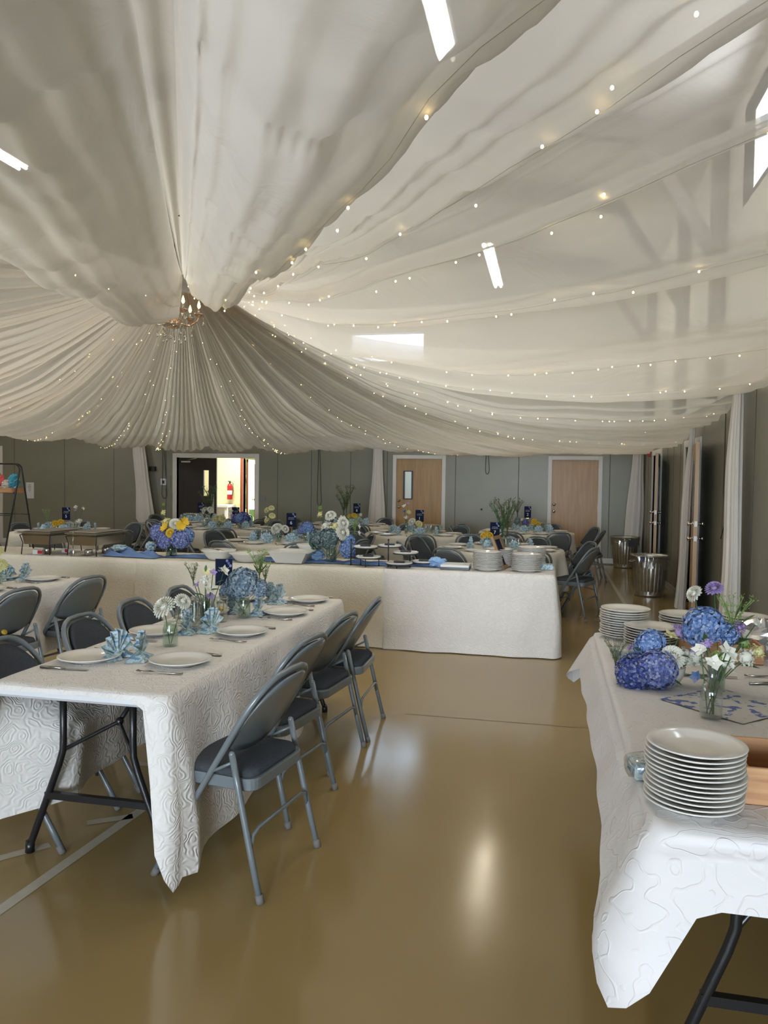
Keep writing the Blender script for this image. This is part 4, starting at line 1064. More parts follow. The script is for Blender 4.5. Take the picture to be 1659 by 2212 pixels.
# ------------------------------------------------------------------ near table settings
Z0 = TZ + .0065
def setting(px, py, nx, ny, facing, who, jit=0, fork=True, knife=True, flat=0):
    """facing = angle the sitter looks; sitter's left gets the fork"""
    PL.put((px, py, Z0), 0, 'white dinner plate ' + who, 'dinner plates at the places')
    lx, ly = -math.sin(facing), math.cos(facing)
    if nx is not None: NK.put((nx, ny, Z0), facing + PI / 2 + jit, 'blue floral fan napkin ' + who, 'fan-folded blue floral napkins')
    if fork: FK.put((px + lx * .185, py + ly * .185, Z0), facing - PI / 2 + jit * .3, 'steel fork beside the plate ' + who, 'forks at the places')
    if knife: KN.put((px - lx * .175, py - ly * .175, Z0), facing - PI / 2 - jit * .2, 'steel knife beside the plate ' + who, 'knives at the places')
setting(-1.564, 3.07, -1.775, 3.10, PI, 'at the front right seat of the near table', .25)
setting(-1.553, 3.734, -1.74, 3.76, PI, 'at the second right seat of the near table', -.2)
setting(-1.533, 4.354, -1.69, 4.30, PI, 'at the third right seat of the near table', .1)
setting(-1.555, 4.86, -1.72, 4.74, PI, 'at the far right seat of the near table', -.1)
setting(-1.975, 3.02, -1.885, 3.10, 0, 'at the front left seat of the near table', -.2)
setting(-1.985, 3.62, -1.845, 3.70, 0, 'at the second left seat of the near table', .2)
setting(-1.985, 4.22, -1.86, 4.34, 0, 'at the third left seat of the near table', 0)
setting(-1.99, 4.80, -1.80, 4.80, 0, 'at the far left seat of the near table', 0)
JR.put((-1.779, 3.386, Z0), 0, 'glass jar with two white dahlias on the near table')
bouquet('pair of white dahlias in a jar on the near table', (-1.779, 3.386, Z0), [('d', .06, 'pet_white', -.035, .0, .185), ('d', .042, 'pet_white', .055, .02, .215)], [(.01, 0, .12, .3, .2, .8, .06)])
BV.put((-1.815, 3.844, Z0), 0, 'slim glass bud vase with sweet peas on the near table')
bouquet('cream and lilac sweet peas in a slim vase on the near table', (-1.815, 3.844, Z0),
        [('c', .04, 'pet_white', .0, 0, .26), ('p', .035, 'pet_white', .03, .0, .21), ('p', .03, 'pet_lilac', -.045, 0, .23), ('p', .03, 'pet_lilac', .03, .0, .17), ('p', .035, 'pet_white', .10, .02, .31), ('p', .025, 'pet_lilac', .045, 0, .30), ('s', .10, 'twig', -.07, .0, .25), ('p', .03, 'pet_cream', .01, 0, .30)],
        [(0, 0, .17, -.8, -.2, .3, .07), (.02, 0, .2, .9, 0, .3, .07), (.06, 0, .24, .8, 0, .5, .06), (-.05, 0, .3, -.4, 0, .9, .05), (0, 0, .3, .1, 0, 1, .05)])
JR.put((-1.736, 4.195, Z0), 0, 'glass jar holding the dusty blue hydrangea on the near table')
bouquet('large dusty blue hydrangea head in a jar on the near table', (-1.736, 4.195, Z0), [('h', .095, 'hyd_grey', -.01, 0, .20), ('h', .06, 'hyd_grey', -.10, .0, .145), ('h', .055, 'hyd_grey', .085, .03, .17)])
BV.put((-1.80, 4.60, Z0), 0, 'slim vase with green sprigs on the near table')
bouquet('green leafy sprigs standing behind the hydrangea on the near table', (-1.80, 4.60, Z0), [('s', .16, 'leaf_light', .0, 0, .20), ('s', .12, 'leaf_light', .04, 0, .17)], [(0, 0, .2, .5, 0, .8, .1), (0, 0, .2, -.5, 0, .9, .09), (0, 0, .22, .2, 0, 1, .1)])
for k in range(9):
    GL.put((-1.97 + .075 * (k % 3) + .01 * (k // 3), 3.86 + .085 * (k // 3), Z0), 0, 'clear tumbler in the cluster of glasses on the near table', 'glasses on the near table')
for k, (x, y) in enumerate(((-1.838, 4.0), (-1.805, 4.03))):
    t = thing('salt_shaker' if k == 0 else 'pepper_shaker', ['glass shaker with gold cap, left of the pair on the near table', 'glass shaker with gold cap, right of the pair on the near table'][k], 'shaker', (x, y, Z0))
    b = MB(); b.lathe([(.001, 0), (.019, 0), (.019, .01), (.014, .05), (.013, .06), (.001, .06)], 12); b.build('body', M['glass'], t)
    b = MB(); b.lathe([(.014, .058), (.014, .072), (.008, .084), (.001, .086)], 12); b.build('cap', M['brass'], t)
card('navy table card with printed flowers on the near table', -1.955, 4.40, .885, '', .105, .165, .15)
# left table settings
for (x, y, lb) in [(-3.83, 5.24, 'far corner'), (-3.83, 4.62, 'second')]:
    setting(x, y, x - .17, y + .02, PI, 'at the %s seat of the left table' % lb, .2)
NK.put((-4.10, 5.16, Z0), 1.3, 'blue floral fan napkin at the far left corner of the left table', 'fan-folded blue floral napkins')
PL.put((-4.16, 5.22, Z0), 0, 'white dinner plate at the far left corner of the left table', 'dinner plates at the places')
JR.put((-4.02, 4.97, Z0), 0, 'glass jar with cream dahlias at the left picture edge')
bouquet('cream yellow dahlias cut by the left picture edge', (-4.02, 4.97, Z0), [('d', .06, 'pet_cream', .02, 0, .14), ('d', .05, 'pet_cream', .0, 0, .24), ('d', .045, 'pet_white', -.05, 0, .20)])

# ------------------------------------------------------------------ round tables: settings and chairs
def flowers_for(key, x, y):
    z = Z0
    if key == 'A':
        bouquet('yellow dahlias with wispy greens on the table behind the chafing dishes', (x - .08, y - .12, z), [('d', .045, 'pet_yellow', -.05, 0, .13), ('d', .05, 'pet_yellow', .0, -.03, .12), ('d', .05, 'pet_yellow', .07, 0, .14), ('s', .16, 'leaf_light', -.15, 0, .16)]); JR.put((x - .08, y - .12, z), 0, 'glass jar of yellow dahlias on the table behind the chafing dishes')
        bouquet('small white blossoms on tall stems on the table behind the chafing dishes', (x + .14, y, z), [('c', .04, 'pet_white', .0, 0, .36), ('p', .03, 'pet_white', .12, 0, .34), ('c', .055, 'pet_white', .07, -.02, .16), ('p', .03, 'pet_lilac', .0, 0, .31)]); BV.put((x + .14, y, z), 0, 'slim vase of small white blossoms on the table behind the chafing dishes')
        card('navy table card on the table behind the chafing dishes', x + .0, y - .02, z + .17, '5', .13, .18)
    if key == 'B':
        bouquet('four cream ball dahlias in a tall green vase on the table behind the white bowls', (x - .13, y - .1, z), [('d', .045, 'pet_cream', .03, 0, .33), ('d', .045, 'pet_cream', -.04, 0, .40), ('d', .04, 'pet_cream', .02, 0, .43), ('d', .04, 'pet_cream', -.045, 0, .27)]); BV.put((x - .13, y - .1, z), 0, 'tall slim vase of cream dahlias on the table behind the white bowls')
        bouquet('two large white dahlias low on the table behind the white bowls', (x + .02, y - .18, z), [('d', .085, 'pet_white', -.03, 0, .17), ('d', .055, 'pet_white', .09, 0, .17)]); JR.put((x + .02, y - .18, z), 0, 'glass jar of two large white dahlias on the table behind the white bowls')
        bouquet('blue hydrangea head on the table behind the white bowls', (x + .32, y + .02, z), [('h', .085, 'hyd_blue', .02, 0, .18), ('h', .06, 'hyd_violet', -.06, 0, .15)]); JR.put((x + .32, y + .02, z), 0, 'glass jar of the blue hydrangea on the table behind the white bowls')
        card('navy table card on the table behind the white bowls', x + .09, y + .1, z + .18, '6', .13, .18)
    if key == 'C':
        bouquet('three cream dahlias on the table before the open exit', (x - .1, y - .1, z), [('d', .07, 'pet_cream', -.05, 0, .15), ('d', .065, 'pet_cream', .06, 0, .15), ('d', .05, 'pet_cream', .0, 0, .17)]); JR.put((x - .1, y - .1, z), 0, 'glass jar of cream dahlias before the open exit')
        bouquet('deep blue hydrangeas on the table before the open exit', (x + .22, y - .02, z), [('h', .10, 'hyd_navy', .07, 0, .17), ('h', .08, 'hyd_blue', .03, -.04, .17), ('h', .08, 'hyd_navy', -.05, 0, .15)]); JR.put((x + .22, y - .02, z), 0, 'glass jar of deep blue hydrangeas before the open exit')
        bouquet('white and lilac sprigs on the table before the open exit', (x + .06, y, z), [('c', .05, 'pet_white', .0, 0, .27), ('c', .045, 'pet_lilac', .02, 0, .2)]); BV.put((x + .06, y, z), 0, 'slim vase of white and lilac sprigs before the open exit')
        card('navy table card before the open exit', x + .08, y + .15, z + .15, '3', .13, .18)
    if key == 'D':
        bouquet('two white dahlias on the table by the dark door', (x + .15, y - .1, z), [('d', .07, 'pet_white', -.06, 0, .21), ('d', .065, 'pet_white', .06, 0, .22)]); JR.put((x + .15, y - .1, z), 0, 'glass jar of white dahlias by the dark door')
        bouquet('airy green sprays in front of the dark door', (x + .08, y + .12, z), [('s', .36, 'leaf', .05, 0, .30), ('s', .30, 'twig', -.06, 0, .26)]); BV.put((x + .08, y + .12, z), 0, 'slim vase of green sprays by the dark door')
        card('navy table card by the dark door', x - .03, y + .0, z + .16, '4', .13, .18)
    if key == 'E':
        bouquet('tall wispy greenery on the table under the cord', (x - .02, y + .05, z), [('s', .40, 'twig', .0, 0, .30), ('s', .3, 'leaf', -.05, 0, .24)]); BV.put((x - .02, y + .05, z), 0, 'slim vase of wispy greenery under the cord')
        bouquet('yellow flowers on the table under the cord', (x + .13, y - .1, z), [('d', .05, 'pet_yellow', -.05, 0, .16), ('d', .055, 'pet_yellow', .04, 0, .17), ('c', .05, 'pet_white', .15, 0, .19)]); JR.put((x + .13, y - .1, z), 0, 'glass jar of yellow flowers under the cord')
        card('navy table card under the cord', x + .16, y + .1, z + .20, '8', .13, .18)
    if key == 'F':
        bouquet('tall stems of white, yellow and purple flowers on the table before the windowed door', (x - .13, y - .05, z), [('p', .045, 'pet_white', -.03, 0, .42), ('d', .035, 'pet_cream', .04, 0, .33), ('p', .04, 'hyd_navy', -.03, 0, .33), ('c', .045, 'pet_white', .0, 0, .25), ('p', .03, 'pet_lilac', .02, 0, .46)]); BV.put((x - .13, y - .05, z), 0, 'tall slim vase of mixed flowers on the table before the windowed door')
        bouquet('two white dahlias low on the table before the windowed door', (x + .02, y - .12, z), [('d', .065, 'pet_white', -.05, 0, .19), ('d', .06, 'pet_cream', .06, 0, .16)]); JR.put((x + .02, y - .12, z), 0, 'glass jar of white dahlias on the table before the windowed door')
        card('navy table card on the table before the windowed door', x + .05, y + .1, z + .18, '1', .13, .18)
    if key == 'G':
        bouquet('yellow flowers on the table behind the plate stacks', (x - .15, y - .2, z), [('d', .045, 'pet_yellow', -.04, 0, .16), ('d', .045, 'pet_yellow', .04, 0, .17), ('d', .035, 'pet_yellow', .0, .02, .2)], [(0, 0, .1, .5, 0, .5, .07)]); JR.put((x - .15, y - .2, z), 0, 'glass jar of yellow flowers on the table behind the plate stacks')
        bouquet('tall feathery greenery on the table behind the plate stacks', (x + .05, y + .05, z), [('s', .36, 'twig', .03, 0, .25), ('s', .34, 'leaf', -.03, 0, .22)]); BV.put((x + .05, y + .05, z), 0, 'slim vase of feathery greenery on the table behind the plate stacks')
        card('navy table card on the table behind the plate stacks', x - .06, y - .1, z + .15, '7', .12, .17, -.3)
    if key == 'H':
        bouquet('yellow dahlias on the table by the solid wooden door', (x + .14, y - .1, z), [('d', .05, 'pet_yellow', -.02, 0, .16), ('d', .045, 'pet_yellow', .05, 0, .14), ('d', .045, 'pet_yellow', -.02, 0, .19)], [(0, 0, .1, .5, 0, .5, .07)]); JR.put((x + .14, y - .1, z), 0, 'glass jar of yellow dahlias on the table by the solid wooden door')
        bouquet('dark blue flowers and twigs on the table by the solid wooden door', (x - .02, y, z), [('h', .055, 'hyd_navy', .0, 0, .15), ('h', .06, 'hyd_teal', -.13, 0, .17), ('s', .2, 'twig', -.13, 0, .3), ('c', .04, 'pet_white', -.06, 0, .2)]); BV.put((x - .02, y, z), 0, 'slim vase of dark blue flowers on the table by the solid wooden door')
        card('navy table card on the table by the solid wooden door', x + .01, y + .15, z + .22, '2', .11, .19)
TAKEN = []
for (key, x, y, rot, desc) in ROUND:
    RT.put((x, y, 0), rot, 'round folding table, ' + desc, 'round folding tables')
    round_cloth(x, y, ord(key) % 7 + 1, 'cream tablecloth over ' + desc)
    for k in range(8):
        a = math.radians(22.5 + 45 * k) + rot + random.uniform(-.05, .05)
        if key == 'F' and k == 5: a -= .12
        rad = .97 + random.uniform(-.03, .05); a0 = a
        for da in (0, .12, -.12, .24, -.24, .34, -.34):
            a = a0 + da; cx_, cy_ = x + rad * math.cos(a), y + rad * math.sin(a)
            if all(math.hypot(cx_ - p, cy_ - q) > .50 for p, q in TAKEN): break
        TAKEN.append((cx_, cy_))
        chair(x + rad * math.cos(a), y + rad * math.sin(a), a + PI + random.uniform(-.08, .08), 'grey folding chair, %s of %s' % (SEAT[k], desc), 'grey folding chairs around the round tables')
        pr_, nr = .585, .385
        PL.put((x + pr_ * math.cos(a), y + pr_ * math.sin(a), Z0), 0, 'white plate, %s of %s' % (SEAT[k], desc), 'plates on the round tables')
        NK.put((x + nr * math.cos(a + .1), y + nr * math.sin(a + .1), Z0), a + PI / 2 + random.uniform(-.6, .6), 'blue fan napkin, %s of %s' % (SEAT[k], desc), 'fan-folded blue napkins on the round tables')
        lx, ly = math.sin(a), -math.cos(a)
        FK.put((x + pr_ * math.cos(a) + lx * .17, y + pr_ * math.sin(a) + ly * .17, Z0), a + PI / 2, 'fork, %s of %s' % (SEAT[k], desc), 'forks on the round tables')
    gx, gy = {'A': (.12, -.1), 'B': (-.28, .05), 'C': (-.35, .1), 'D': (-.25, .0), 'E': (-.1, -.1), 'F': (.25, .1), 'G': (.1, -.15), 'H': (.25, .2)}[key]
    for k in range(7):
        GL.put((x + gx + .075 * (k % 4) - .1, y + gy + .085 * (k // 4), Z0), 0, 'clear tumbler in the glass cluster on ' + desc, 'glasses on the round tables')
    flowers_for(key, x, y)

# ------------------------------------------------------------------ plate stacks
def stack(x, y, n, desc, group, dz=.0135, s=1.0, seed=1):
    rr = random.Random(seed)
    for k in range(n):
        o = PL.put((x + rr.uniform(-.004, .004), y + rr.uniform(-.004, .004), Z0 + dz * k), rr.uniform(0, 6), 'white plate %s in %s' % (ORD[n - 1 - k], desc), group)
        o.scale = (s, s, s)
stack(.372, 2.045, 13, 'the large stack nearest the camera', 'plates in the near right stack', .0118, .89, 1)
stack(.395, 4.20, 12, 'the right table corner stack', 'plates in the corner stack', .0125, .93, 2)
stack(.505, 3.99, 8, 'the low stack before the corner stack', 'plates in the low stack', .0125, .96, 3)
stack(.70, 4.25, 10, 'the stack beside the blue hydrangea', 'plates in the stack beside the hydrangea', .0125, .95, 4)
stack(.99, 4.22, 11, 'the far right stack by the foil', 'plates in the far right stack', .0125, .85, 5)
stack(-.551, 7.06, 13, 'the left front stack on the buffet', 'plates in the left buffet stack', .0125, 1.0, 6)
stack(-.199, 7.09, 12, 'the right front stack on the buffet', 'plates in the right buffet stack', .0125, 1.02, 7)
stack(-.165, 7.42, 15, 'the stack behind the right buffet stack', 'plates in the rear buffet stack', .0125, 1.0, 8)
stack(-.47, 7.40, 13, 'the stack behind the left buffet stack', 'plates in the hidden buffet stack', .0125, 1.0, 9)

# ------------------------------------------------------------------ buffet things
BZ = TZ + .007
def chafing(x, y, label):
    t = thing('chafing_dish', label, 'chafing dish', (x, y, BZ))
    hx, hy = .165, .27
    b = MB()
    def pan_(x0, x1, y0, y1, zt, zb, tp, b):
        v = [(x0, y0, zt), (x1, y0, zt), (x1, y1, zt), (x0, y1, zt), (x0 + tp, y0 + tp, zb), (x1 - tp, y0 + tp, zb), (x1 - tp, y1 - tp, zb), (x0 + tp, y1 - tp, zb)]
        b.add(v, [(0, 1, 5, 4), (1, 2, 6, 5), (2, 3, 7, 6), (3, 0, 4, 7), (4, 5, 6, 7)])
    pan_(-hx, hx, -hy, hy, .225, .105, .02, b); b.build('water_pan', M['steel'], t)
    b = MB()
    for (a, c, d_, e) in [(-hx - .02, hx + .02, -hy - .02, -hy + .01), (-hx - .02, hx + .02, hy - .01, hy + .02), (-hx - .02, -hx + .01, -hy, hy), (hx - .01, hx + .02, -hy, hy)]: b.box(a, c, d_, e, .222, .230, .002)
    b.box(-hx + .01, hx - .01, -hy + .01, hy - .01, .232, .242, .004); b.build('lid', M['steel'], t)
    b = MB()
    b.tube([(-hx - .01, -hy - .01, .2), (hx + .01, -hy - .01, .2), (hx + .01, hy + .01, .2), (-hx - .01, hy + .01, .2)], .004, 6, closed=True)
    b.build('rack', M['black_metal'], t)
    for sx in (-1, 1):
        for sy in (-1, 1):
            b = MB(); b.tube([(sx * (hx + .01), sy * (hy + .01), .2), (sx * (hx - .01), sy * (hy - .01), .12), (sx * (hx + .0), sy * (hy), .0)], .005, 6); b.build('leg', M['black_metal'], t)
    return t
chafing(-5.12, 7.16, 'steel chafing dish on a black rack, left one, beside the ladder stand')
chafing(-4.62, 7.20, 'steel chafing dish on a black rack, right one, beside the blue gauze')
for k, (x, y, lb) in enumerate([(-5.10, 7.05, 'under the left chafing dish'), (-4.60, 7.02, 'under the right chafing dish'), (-4.58, 7.30, 'at the rear of the right chafing dish')]):
    t = thing('fuel_can', 'small steel fuel can ' + lb, 'fuel can', (x, y, BZ)); b = MB(); b.lathe([(.001, 0), (.042, 0), (.042, .055), (.038, .058), (.03, .05), (.001, .05)], 18); b.build('can', M['steel'], t)
for k, (x, y, lb, rz) in enumerate([(-5.14, 6.97, 'small red and white box in front of the left chafing dish', .2), (-4.97, 7.2, 'small red and white box between the chafing dishes', -.3)]):
    t = thing('match_box', lb, 'box', (x, y, BZ), rz); b = MB(); b.box(-.05, .05, -.03, .03, 0, .045); b.build('carton', M['paper'], t); b = MB(); b.box(.0, .051, -.031, -.029, .005, .04); b.build('red_panel', M['red'], t)
b = MB(); b.tube([(0, 0, .0), (.0, .01, .18)], [.006, .007], 6); b.ball((0, -.01, -.04), .034, 7, (.8, .25, 1.3))
o = tag(b.build('serving_spoon', M['steel']), 'steel serving spoon propped upright between the chafing dishes', 'spoon'); o.location = (-4.72, 6.93, BZ + .07)
# black ladder stand
t = thing('ladder_stand', 'black metal ladder display stand at the left end of the buffet', 'display stand', (-5.95, 7.25, BZ))
def uframe(y0, y1, H=.93, w_=.36):
    pts = [(-w_, y0, 0)]
    for k in range(9): a = PI - (PI / 2) * k / 8; pts.append((-w_ + .07 + .07 * math.cos(a), y1, H - .07 + .07 * math.sin(a)))
    for k in range(9): a = PI / 2 - (PI / 2) * k / 8; pts.append((w_ - .07 + .07 * math.cos(a), y1, H - .07 + .07 * math.sin(a)))
    pts.append((w_, y0, 0)); return pts
b = MB(); b.tube(uframe(-.22, .02), .009, 8); b.build('front_frame', M['black_metal'], t)
b = MB(); b.tube(uframe(.24, .06), .009, 8); b.build('rear_frame', M['black_metal'], t)
b = MB(); b.tube([(-.36, -.13, .38), (.36, -.13, .38)], .006, 6); b.tube([(-.36, .18, .38), (.36, .18, .38)], .006, 6); b.tube([(-.36, -.07, .62), (.36, -.07, .62)], .006, 6); b.build('crossbars', M['black_metal'], t)
b = MB()
for (a, c, d_, e, z, z_) in [(-.34, .34, -.09, .13, .62, .632), (-.34, .34, -.10, -.085, .62, .67), (-.34, .34, .115, .13, .62, .67), (-.35, -.335, -.09, .13, .62, .67), (.335, .35, -.09, .13, .62, .67)]: b.box(a, c, d_, e, z, z_)
b.build('tray', M['box_wood'], t)
def crumple(name, label, cat, m, c, r, sq=(1, 1, 1), amp=.35, seed=1, n=14, group=None):
    b = MB(); b.ball((0, 0, 0), 1, n)
    b.v = [tuple(Vector(v) * (1 + amp * noise.noise(Vector(v) * 2.6 + Vector((seed, seed * 2, 0))) + amp * .5 * noise.noise(Vector(v) * 6 + Vector((seed, 0, 5))))) for v in b.v]
    b.v = [(v[0] * r * sq[0], v[1] * r * sq[1], v[2] * r * sq[2]) for v in b.v]
    zmin = min(v[2] for v in b.v)
    o = b.build(name, m); o.location = (c[0], c[1], c[2] - zmin); tag(o, label, cat, group); o.data.polygons.foreach_set('use_smooth', [False] * len(o.data.polygons)); return o
crumple('sweet_bag', 'red wrapped sweets on the tray of the ladder stand', 'bag', M['candy_red'], (-5.90, 7.27, BZ + .633), .085, (1.1, .8, 1), .4, 3)
crumple('sweet_bag', 'pale wrapped sweets between the red and teal ones on the ladder tray', 'bag', M['candy_pale'], (-5.75, 7.27, BZ + .633), .06, (1, .9, .9), .4, 5)
crumple('sweet_bag', 'teal wrapped sweets at the right end of the ladder tray', 'bag', M['candy_teal'], (-5.66, 7.27, BZ + .633), .065, (.8, 1, 1.2), .4, 8)
# blue gauze runner
def gauze(label, x0, x1, y, wd, h, seed, name='gauze_runner'):
    b = MB(); n = int((x1 - x0) / .02)
    def fn(u, v):
        x = x0 + (x1 - x0) * u; e = math.sin(PI * v) ** .5
        yy = y + (v - .5) * wd * (1 + .3 * noise.noise(Vector((x * 3, seed, 0)))) + .03 * math.sin(x * 4 + seed)
        z = BZ + .003 + h * e * (.45 + .55 * abs(noise.noise(Vector((x * 5, v * 4, seed)))) * 1.6 + .25 * math.sin(x * 22 + v * 9 + seed)) * min(1, 8 * u, 8 * (1 - u))
        return (x, yy, max(BZ + .001, z))
    b.grid(fn, n, 16); tag(b.build(name, M['blue_cloth']), label, 'table runner')
gauze('twisted dusty blue gauze runner beside the chafing dishes', -4.47, -3.82, 7.08, .20, .075, 1)
gauze('flat dusty blue gauze runner behind the bowls', -3.84, -1.9, 7.20, .20, .035, 2)
gauze('dusty blue gauze runner under the cake stands', -2.0, -.92, 7.22, .22, .035, 5)
crumple('fabric_flower', 'pale blue fabric rosette on the gauze near the left bouquet', 'fabric flower', M['napkin'], (-3.98, 7.15, BZ + .045), .05, seed=2)
crumple('fabric_flower', 'pale blue fabric rosette near the chafing dishes', 'fabric flower', M['napkin'], (-4.30, 7.1, BZ + .05), .06, (1.5, 1, .5), seed=4)
crumple('fabric_flower', 'blue fabric rosette right of the square dish', 'fabric flower', mat('sky_blue_ribbon', (.22, .36, .55), .8), (-2.20, 7.18, BZ + .02), .06, (1.1, 1, .8), .5, 6)
crumple('fabric_flower', 'bright blue fabric rosette beside the cake stand and trays', 'fabric flower', mat('bright_blue_ribbon', (.28, .46, .72), .8), (-1.03, 7.13, BZ), .065, (1.2, 1, .65), .55, 7)
# bowls
def bowl(label, x, y, r, h, square=False, lobes=8, sy=1.0, rz=0):
    t = thing('serving_bowl', label, 'bowl', (x, y, BZ), rz); b = MB()
    if not square:
        md = lambda a, z: 1 + .035 * math.cos(lobes * a) * (z / h)
        b.lathe([(.001, .0), (r * .5, .0), (r * .56, .006), (r * .75, h * .45), (r * .86, h * .8), (r, h), (r * .985, h + .004), (r * .82, h * .82), (r * .70, h * .45), (r * .5, .014), (.001, .012)], 48, mod=md, T=Matrix.Diagonal((1, sy, 1, 1)))
        b.build('body', M['ceramic'], t)
    else:
        def ring(w_, d_, z): return [(-w_, -d_, z), (w_, -d_, z), (w_, d_, z), (-w_, d_, z)]
        R_ = [ring(r * .55, r * .5, 0), ring(r * .82, r * .72, h * .97), ring(r, r * .9, h), ring(r, r * .9, h + .006), ring(r * .80, r * .70, h), ring(r * .55, r * .5, .012)]
        vs_ = [p for q in R_ for p in q]; fs = [(3, 2, 1, 0)] + [(i * 4 + k, i * 4 + (k + 1) % 4, i * 4 + 4 + (k + 1) % 4, i * 4 + 4 + k) for i in range(5) for k in range(4)] + [(20, 21, 22, 23)]
        b.add(vs_, fs); o = b.build('body', M['ceramic'], t); md = o.modifiers.new('b', 'BEVEL'); md.width = .006; md.segments = 2
    return t
bowl('white scalloped serving bowl with tongs, left of the pair', -3.21, 7.10, .175, .095)
bowl('white scalloped serving bowl, front one next to the square dish', -2.87, 7.02, .185, .085)
bowl('square cream serving dish on the buffet', -2.44, 7.10, .235, .11, True)
PL.put((-2.78, 7.42, BZ), 0, 'white plate holding tongs behind the serving bowls', 'dinner plates at the places')
def tongs(label, x, y, z, rz, L=.26):
    b = MB(); b.tube([(-L / 2, -.012, .004), (0, -.016, .02), (L / 2, 0, .028), (0, .016, .02), (-L / 2, .012, .004)], .005, 6)
    o = tag(b.build('tongs', M['cutlery']), label, 'tongs'); o.location = (x, y, z); o.rotation_euler = (0, 0, rz)
tongs('steel tongs resting in the left scalloped bowl', -3.24, 7.05, BZ + .09, 2.8); tongs('steel tongs on the plate behind the bowls', -2.70, 7.38, BZ + .025, .25, .34)
# deep white bowl on table 6 side of the buffet
bowl('white swoop-sided bowl at the back of the buffet', -2.33, 7.42, .17, .15, False, 4)
# big bouquets on the buffet
def vase_cyl(label, x, y, r, h):
    b = MB(); b.lathe([(.001, 0), (r, 0), (r, h), (r - .003, h), (r - .003, .006), (.001, .006)], 28); o = tag(b.build('glass_vase', M['glass_green']), label, 'vase'); o.location = (x, y, BZ)
vase_cyl('wide glass vase of the blue and yellow bouquet on the buffet', -3.758, 7.17, .055, .15)
bouquet('buffet bouquet of violet blue hydrangeas with yellow and cream flowers', (-3.758, 7.17, BZ),
        [('h', .085, 'hyd_violet', -.15, -.01, .25), ('h', .085, 'hyd_violet', -.05, -.05, .17), ('h', .10, 'hyd_violet', .12, -.04, .19), ('h', .08, 'hyd_blue', .16, .02, .22), ('p', .06, 'pet_yellow', -.04, -.06, .30), ('p', .065, 'pet_yellow', .12, -.05, .32), ('d', .05, 'pet_yellow', .03, -.08, .25), ('p', .06, 'pet_yellow', .14, 0, .36),
         ('d', .06, 'pet_white', .06, -.03, .34), ('c', .07, 'pet_cream', -.06, .0, .36), ('c', .05, 'pet_cream', -.09, 0, .45), ('c', .035, 'leaf_light', -.09, 0, .53), ('c', .07, 'pet_cream', -.0, .0, .34)],
        [(.05, 0, .2, .9, -.2, .3, .12), (-.05, 0, .2, -.9, -.2, .3, .12), (0, -.02, .15, -.3, -.8, -.2, .1)])
vase_cyl('glass vase of the green and white bouquet on the buffet', -2.064, 7.16, .052, .16)
bouquet('buffet bouquet of teal hydrangeas with white dahlias and a low blue head', (-2.064, 7.16, BZ),
        [('h', .10, 'hyd_teal', -.01, -.06, .24), ('h', .10, 'hyd_teal', -.13, .0, .23), ('h', .08, 'leaf', -.16, .03, .20), ('h', .085, 'hyd_blue', .17, -.03, .14), ('h', .06, 'hyd_blue', .19, -.02, .22),
         ('d', .075, 'pet_white', .125, -.04, .30), ('d', .065, 'pet_white', .125, -.03, .39), ('d', .058, 'pet_white', -.015, .0, .46), ('c', .05, 'pet_cream', -.12, 0, .47), ('c', .045, 'leaf_light', -.12, 0, .53), ('c', .06, 'pet_white', .10, .02, .43), ('c', .06, 'pet_cream', .04, -.02, .36), ('c', .08, 'pet_white', -.06, .0, .36), ('s', .14, 'leaf_light', .23, 0, .32), ('p', .03, 'pet_white', .27, 0, .30), ('p', .03, 'pet_white', .27, 0, .36)],
        [(.05, 0, .3, .9, -.2, .5, .1), (-.05, 0, .38, -.9, -.2, .5, .1)])
# cake stands
def cake_stand(label, poles, tiers):
    x0, y0 = poles[0][0], poles[0][1]
    t = thing('tiered_stand', label, 'cake stand', (x0, y0, BZ))
    b = MB()
    for (x, y, h) in poles: b.tube([(x - x0, y - y0, 0), (x - x0, y - y0, h)], .006, 8); b.ball((x - x0, y - y0, h), .010, 6); b.ball((x - x0, y - y0, .006), .010, 6)
    b.build('pole', M['black_metal'], t)
    for (x, y, z, r, lg) in tiers:
        b = MB(); b.lathe([(r - .01, z - .012), (r + .002, z - .012), (r + .002, z - .006), (r - .01, z - .006)], 32, c=(x - x0, y - y0, 0))
        for k in range(3):
            if lg:
                a = 2 * PI * k / 3 + .5; X, Y = x - x0 + r * .85 * math.cos(a), y - y0 + r * .85 * math.sin(a); b.tube([(X, Y, 0), (X, Y, z - .008)], .004, 6); b.ball((X, Y, .006), .008, 6)
        hoop = b.build('wire_ring', M['black_metal'], t)
        b = MB(); b.lathe([(.001, z - .006), (r * .9, z - .006), (r, z + .004), (r, z + .012), (r * .97, z + .012), (r * .9, z + .006), (.001, z + .005)], 36, c=(x - x0, y - y0, 0)); b.build('white_plate', M['plate'], t)
        b = MB(); b.box(x - x0 - .05, x - x0 + .05, y - y0 - .02, y - y0 + .02, z + .006, z + .022, .005); b.build('plate_clip', M['black_metal'], t)
    return t
cake_stand('black wire stand with two white plates beside the green bouquet', [(-1.84, 7.05, .24)], [(-1.70, 7.06, .175, .115, False), (-1.66, 7.01, .085, .12, True)])
cake_stand('black wire stand with three white plates near the blue rosette', [(-1.475, 7.04, .25), (-1.30, 7.22, .23)], [(-1.51, 7.27, .175, .115, False), (-1.32, 7.1, .13, .12, False), (-1.36, 6.99, .04, .125, True), (-1.16, 7.20, .04, .115, False)])
t = thing('serving_tray', 'flat white tray with a dark base beside the left plate stack', 'tray', (-.83, 7.08, BZ)); b = MB(); b.box(-.14, .12, -.12, .12, .0, .022); b.build('dark_base', M['black_metal'], t)
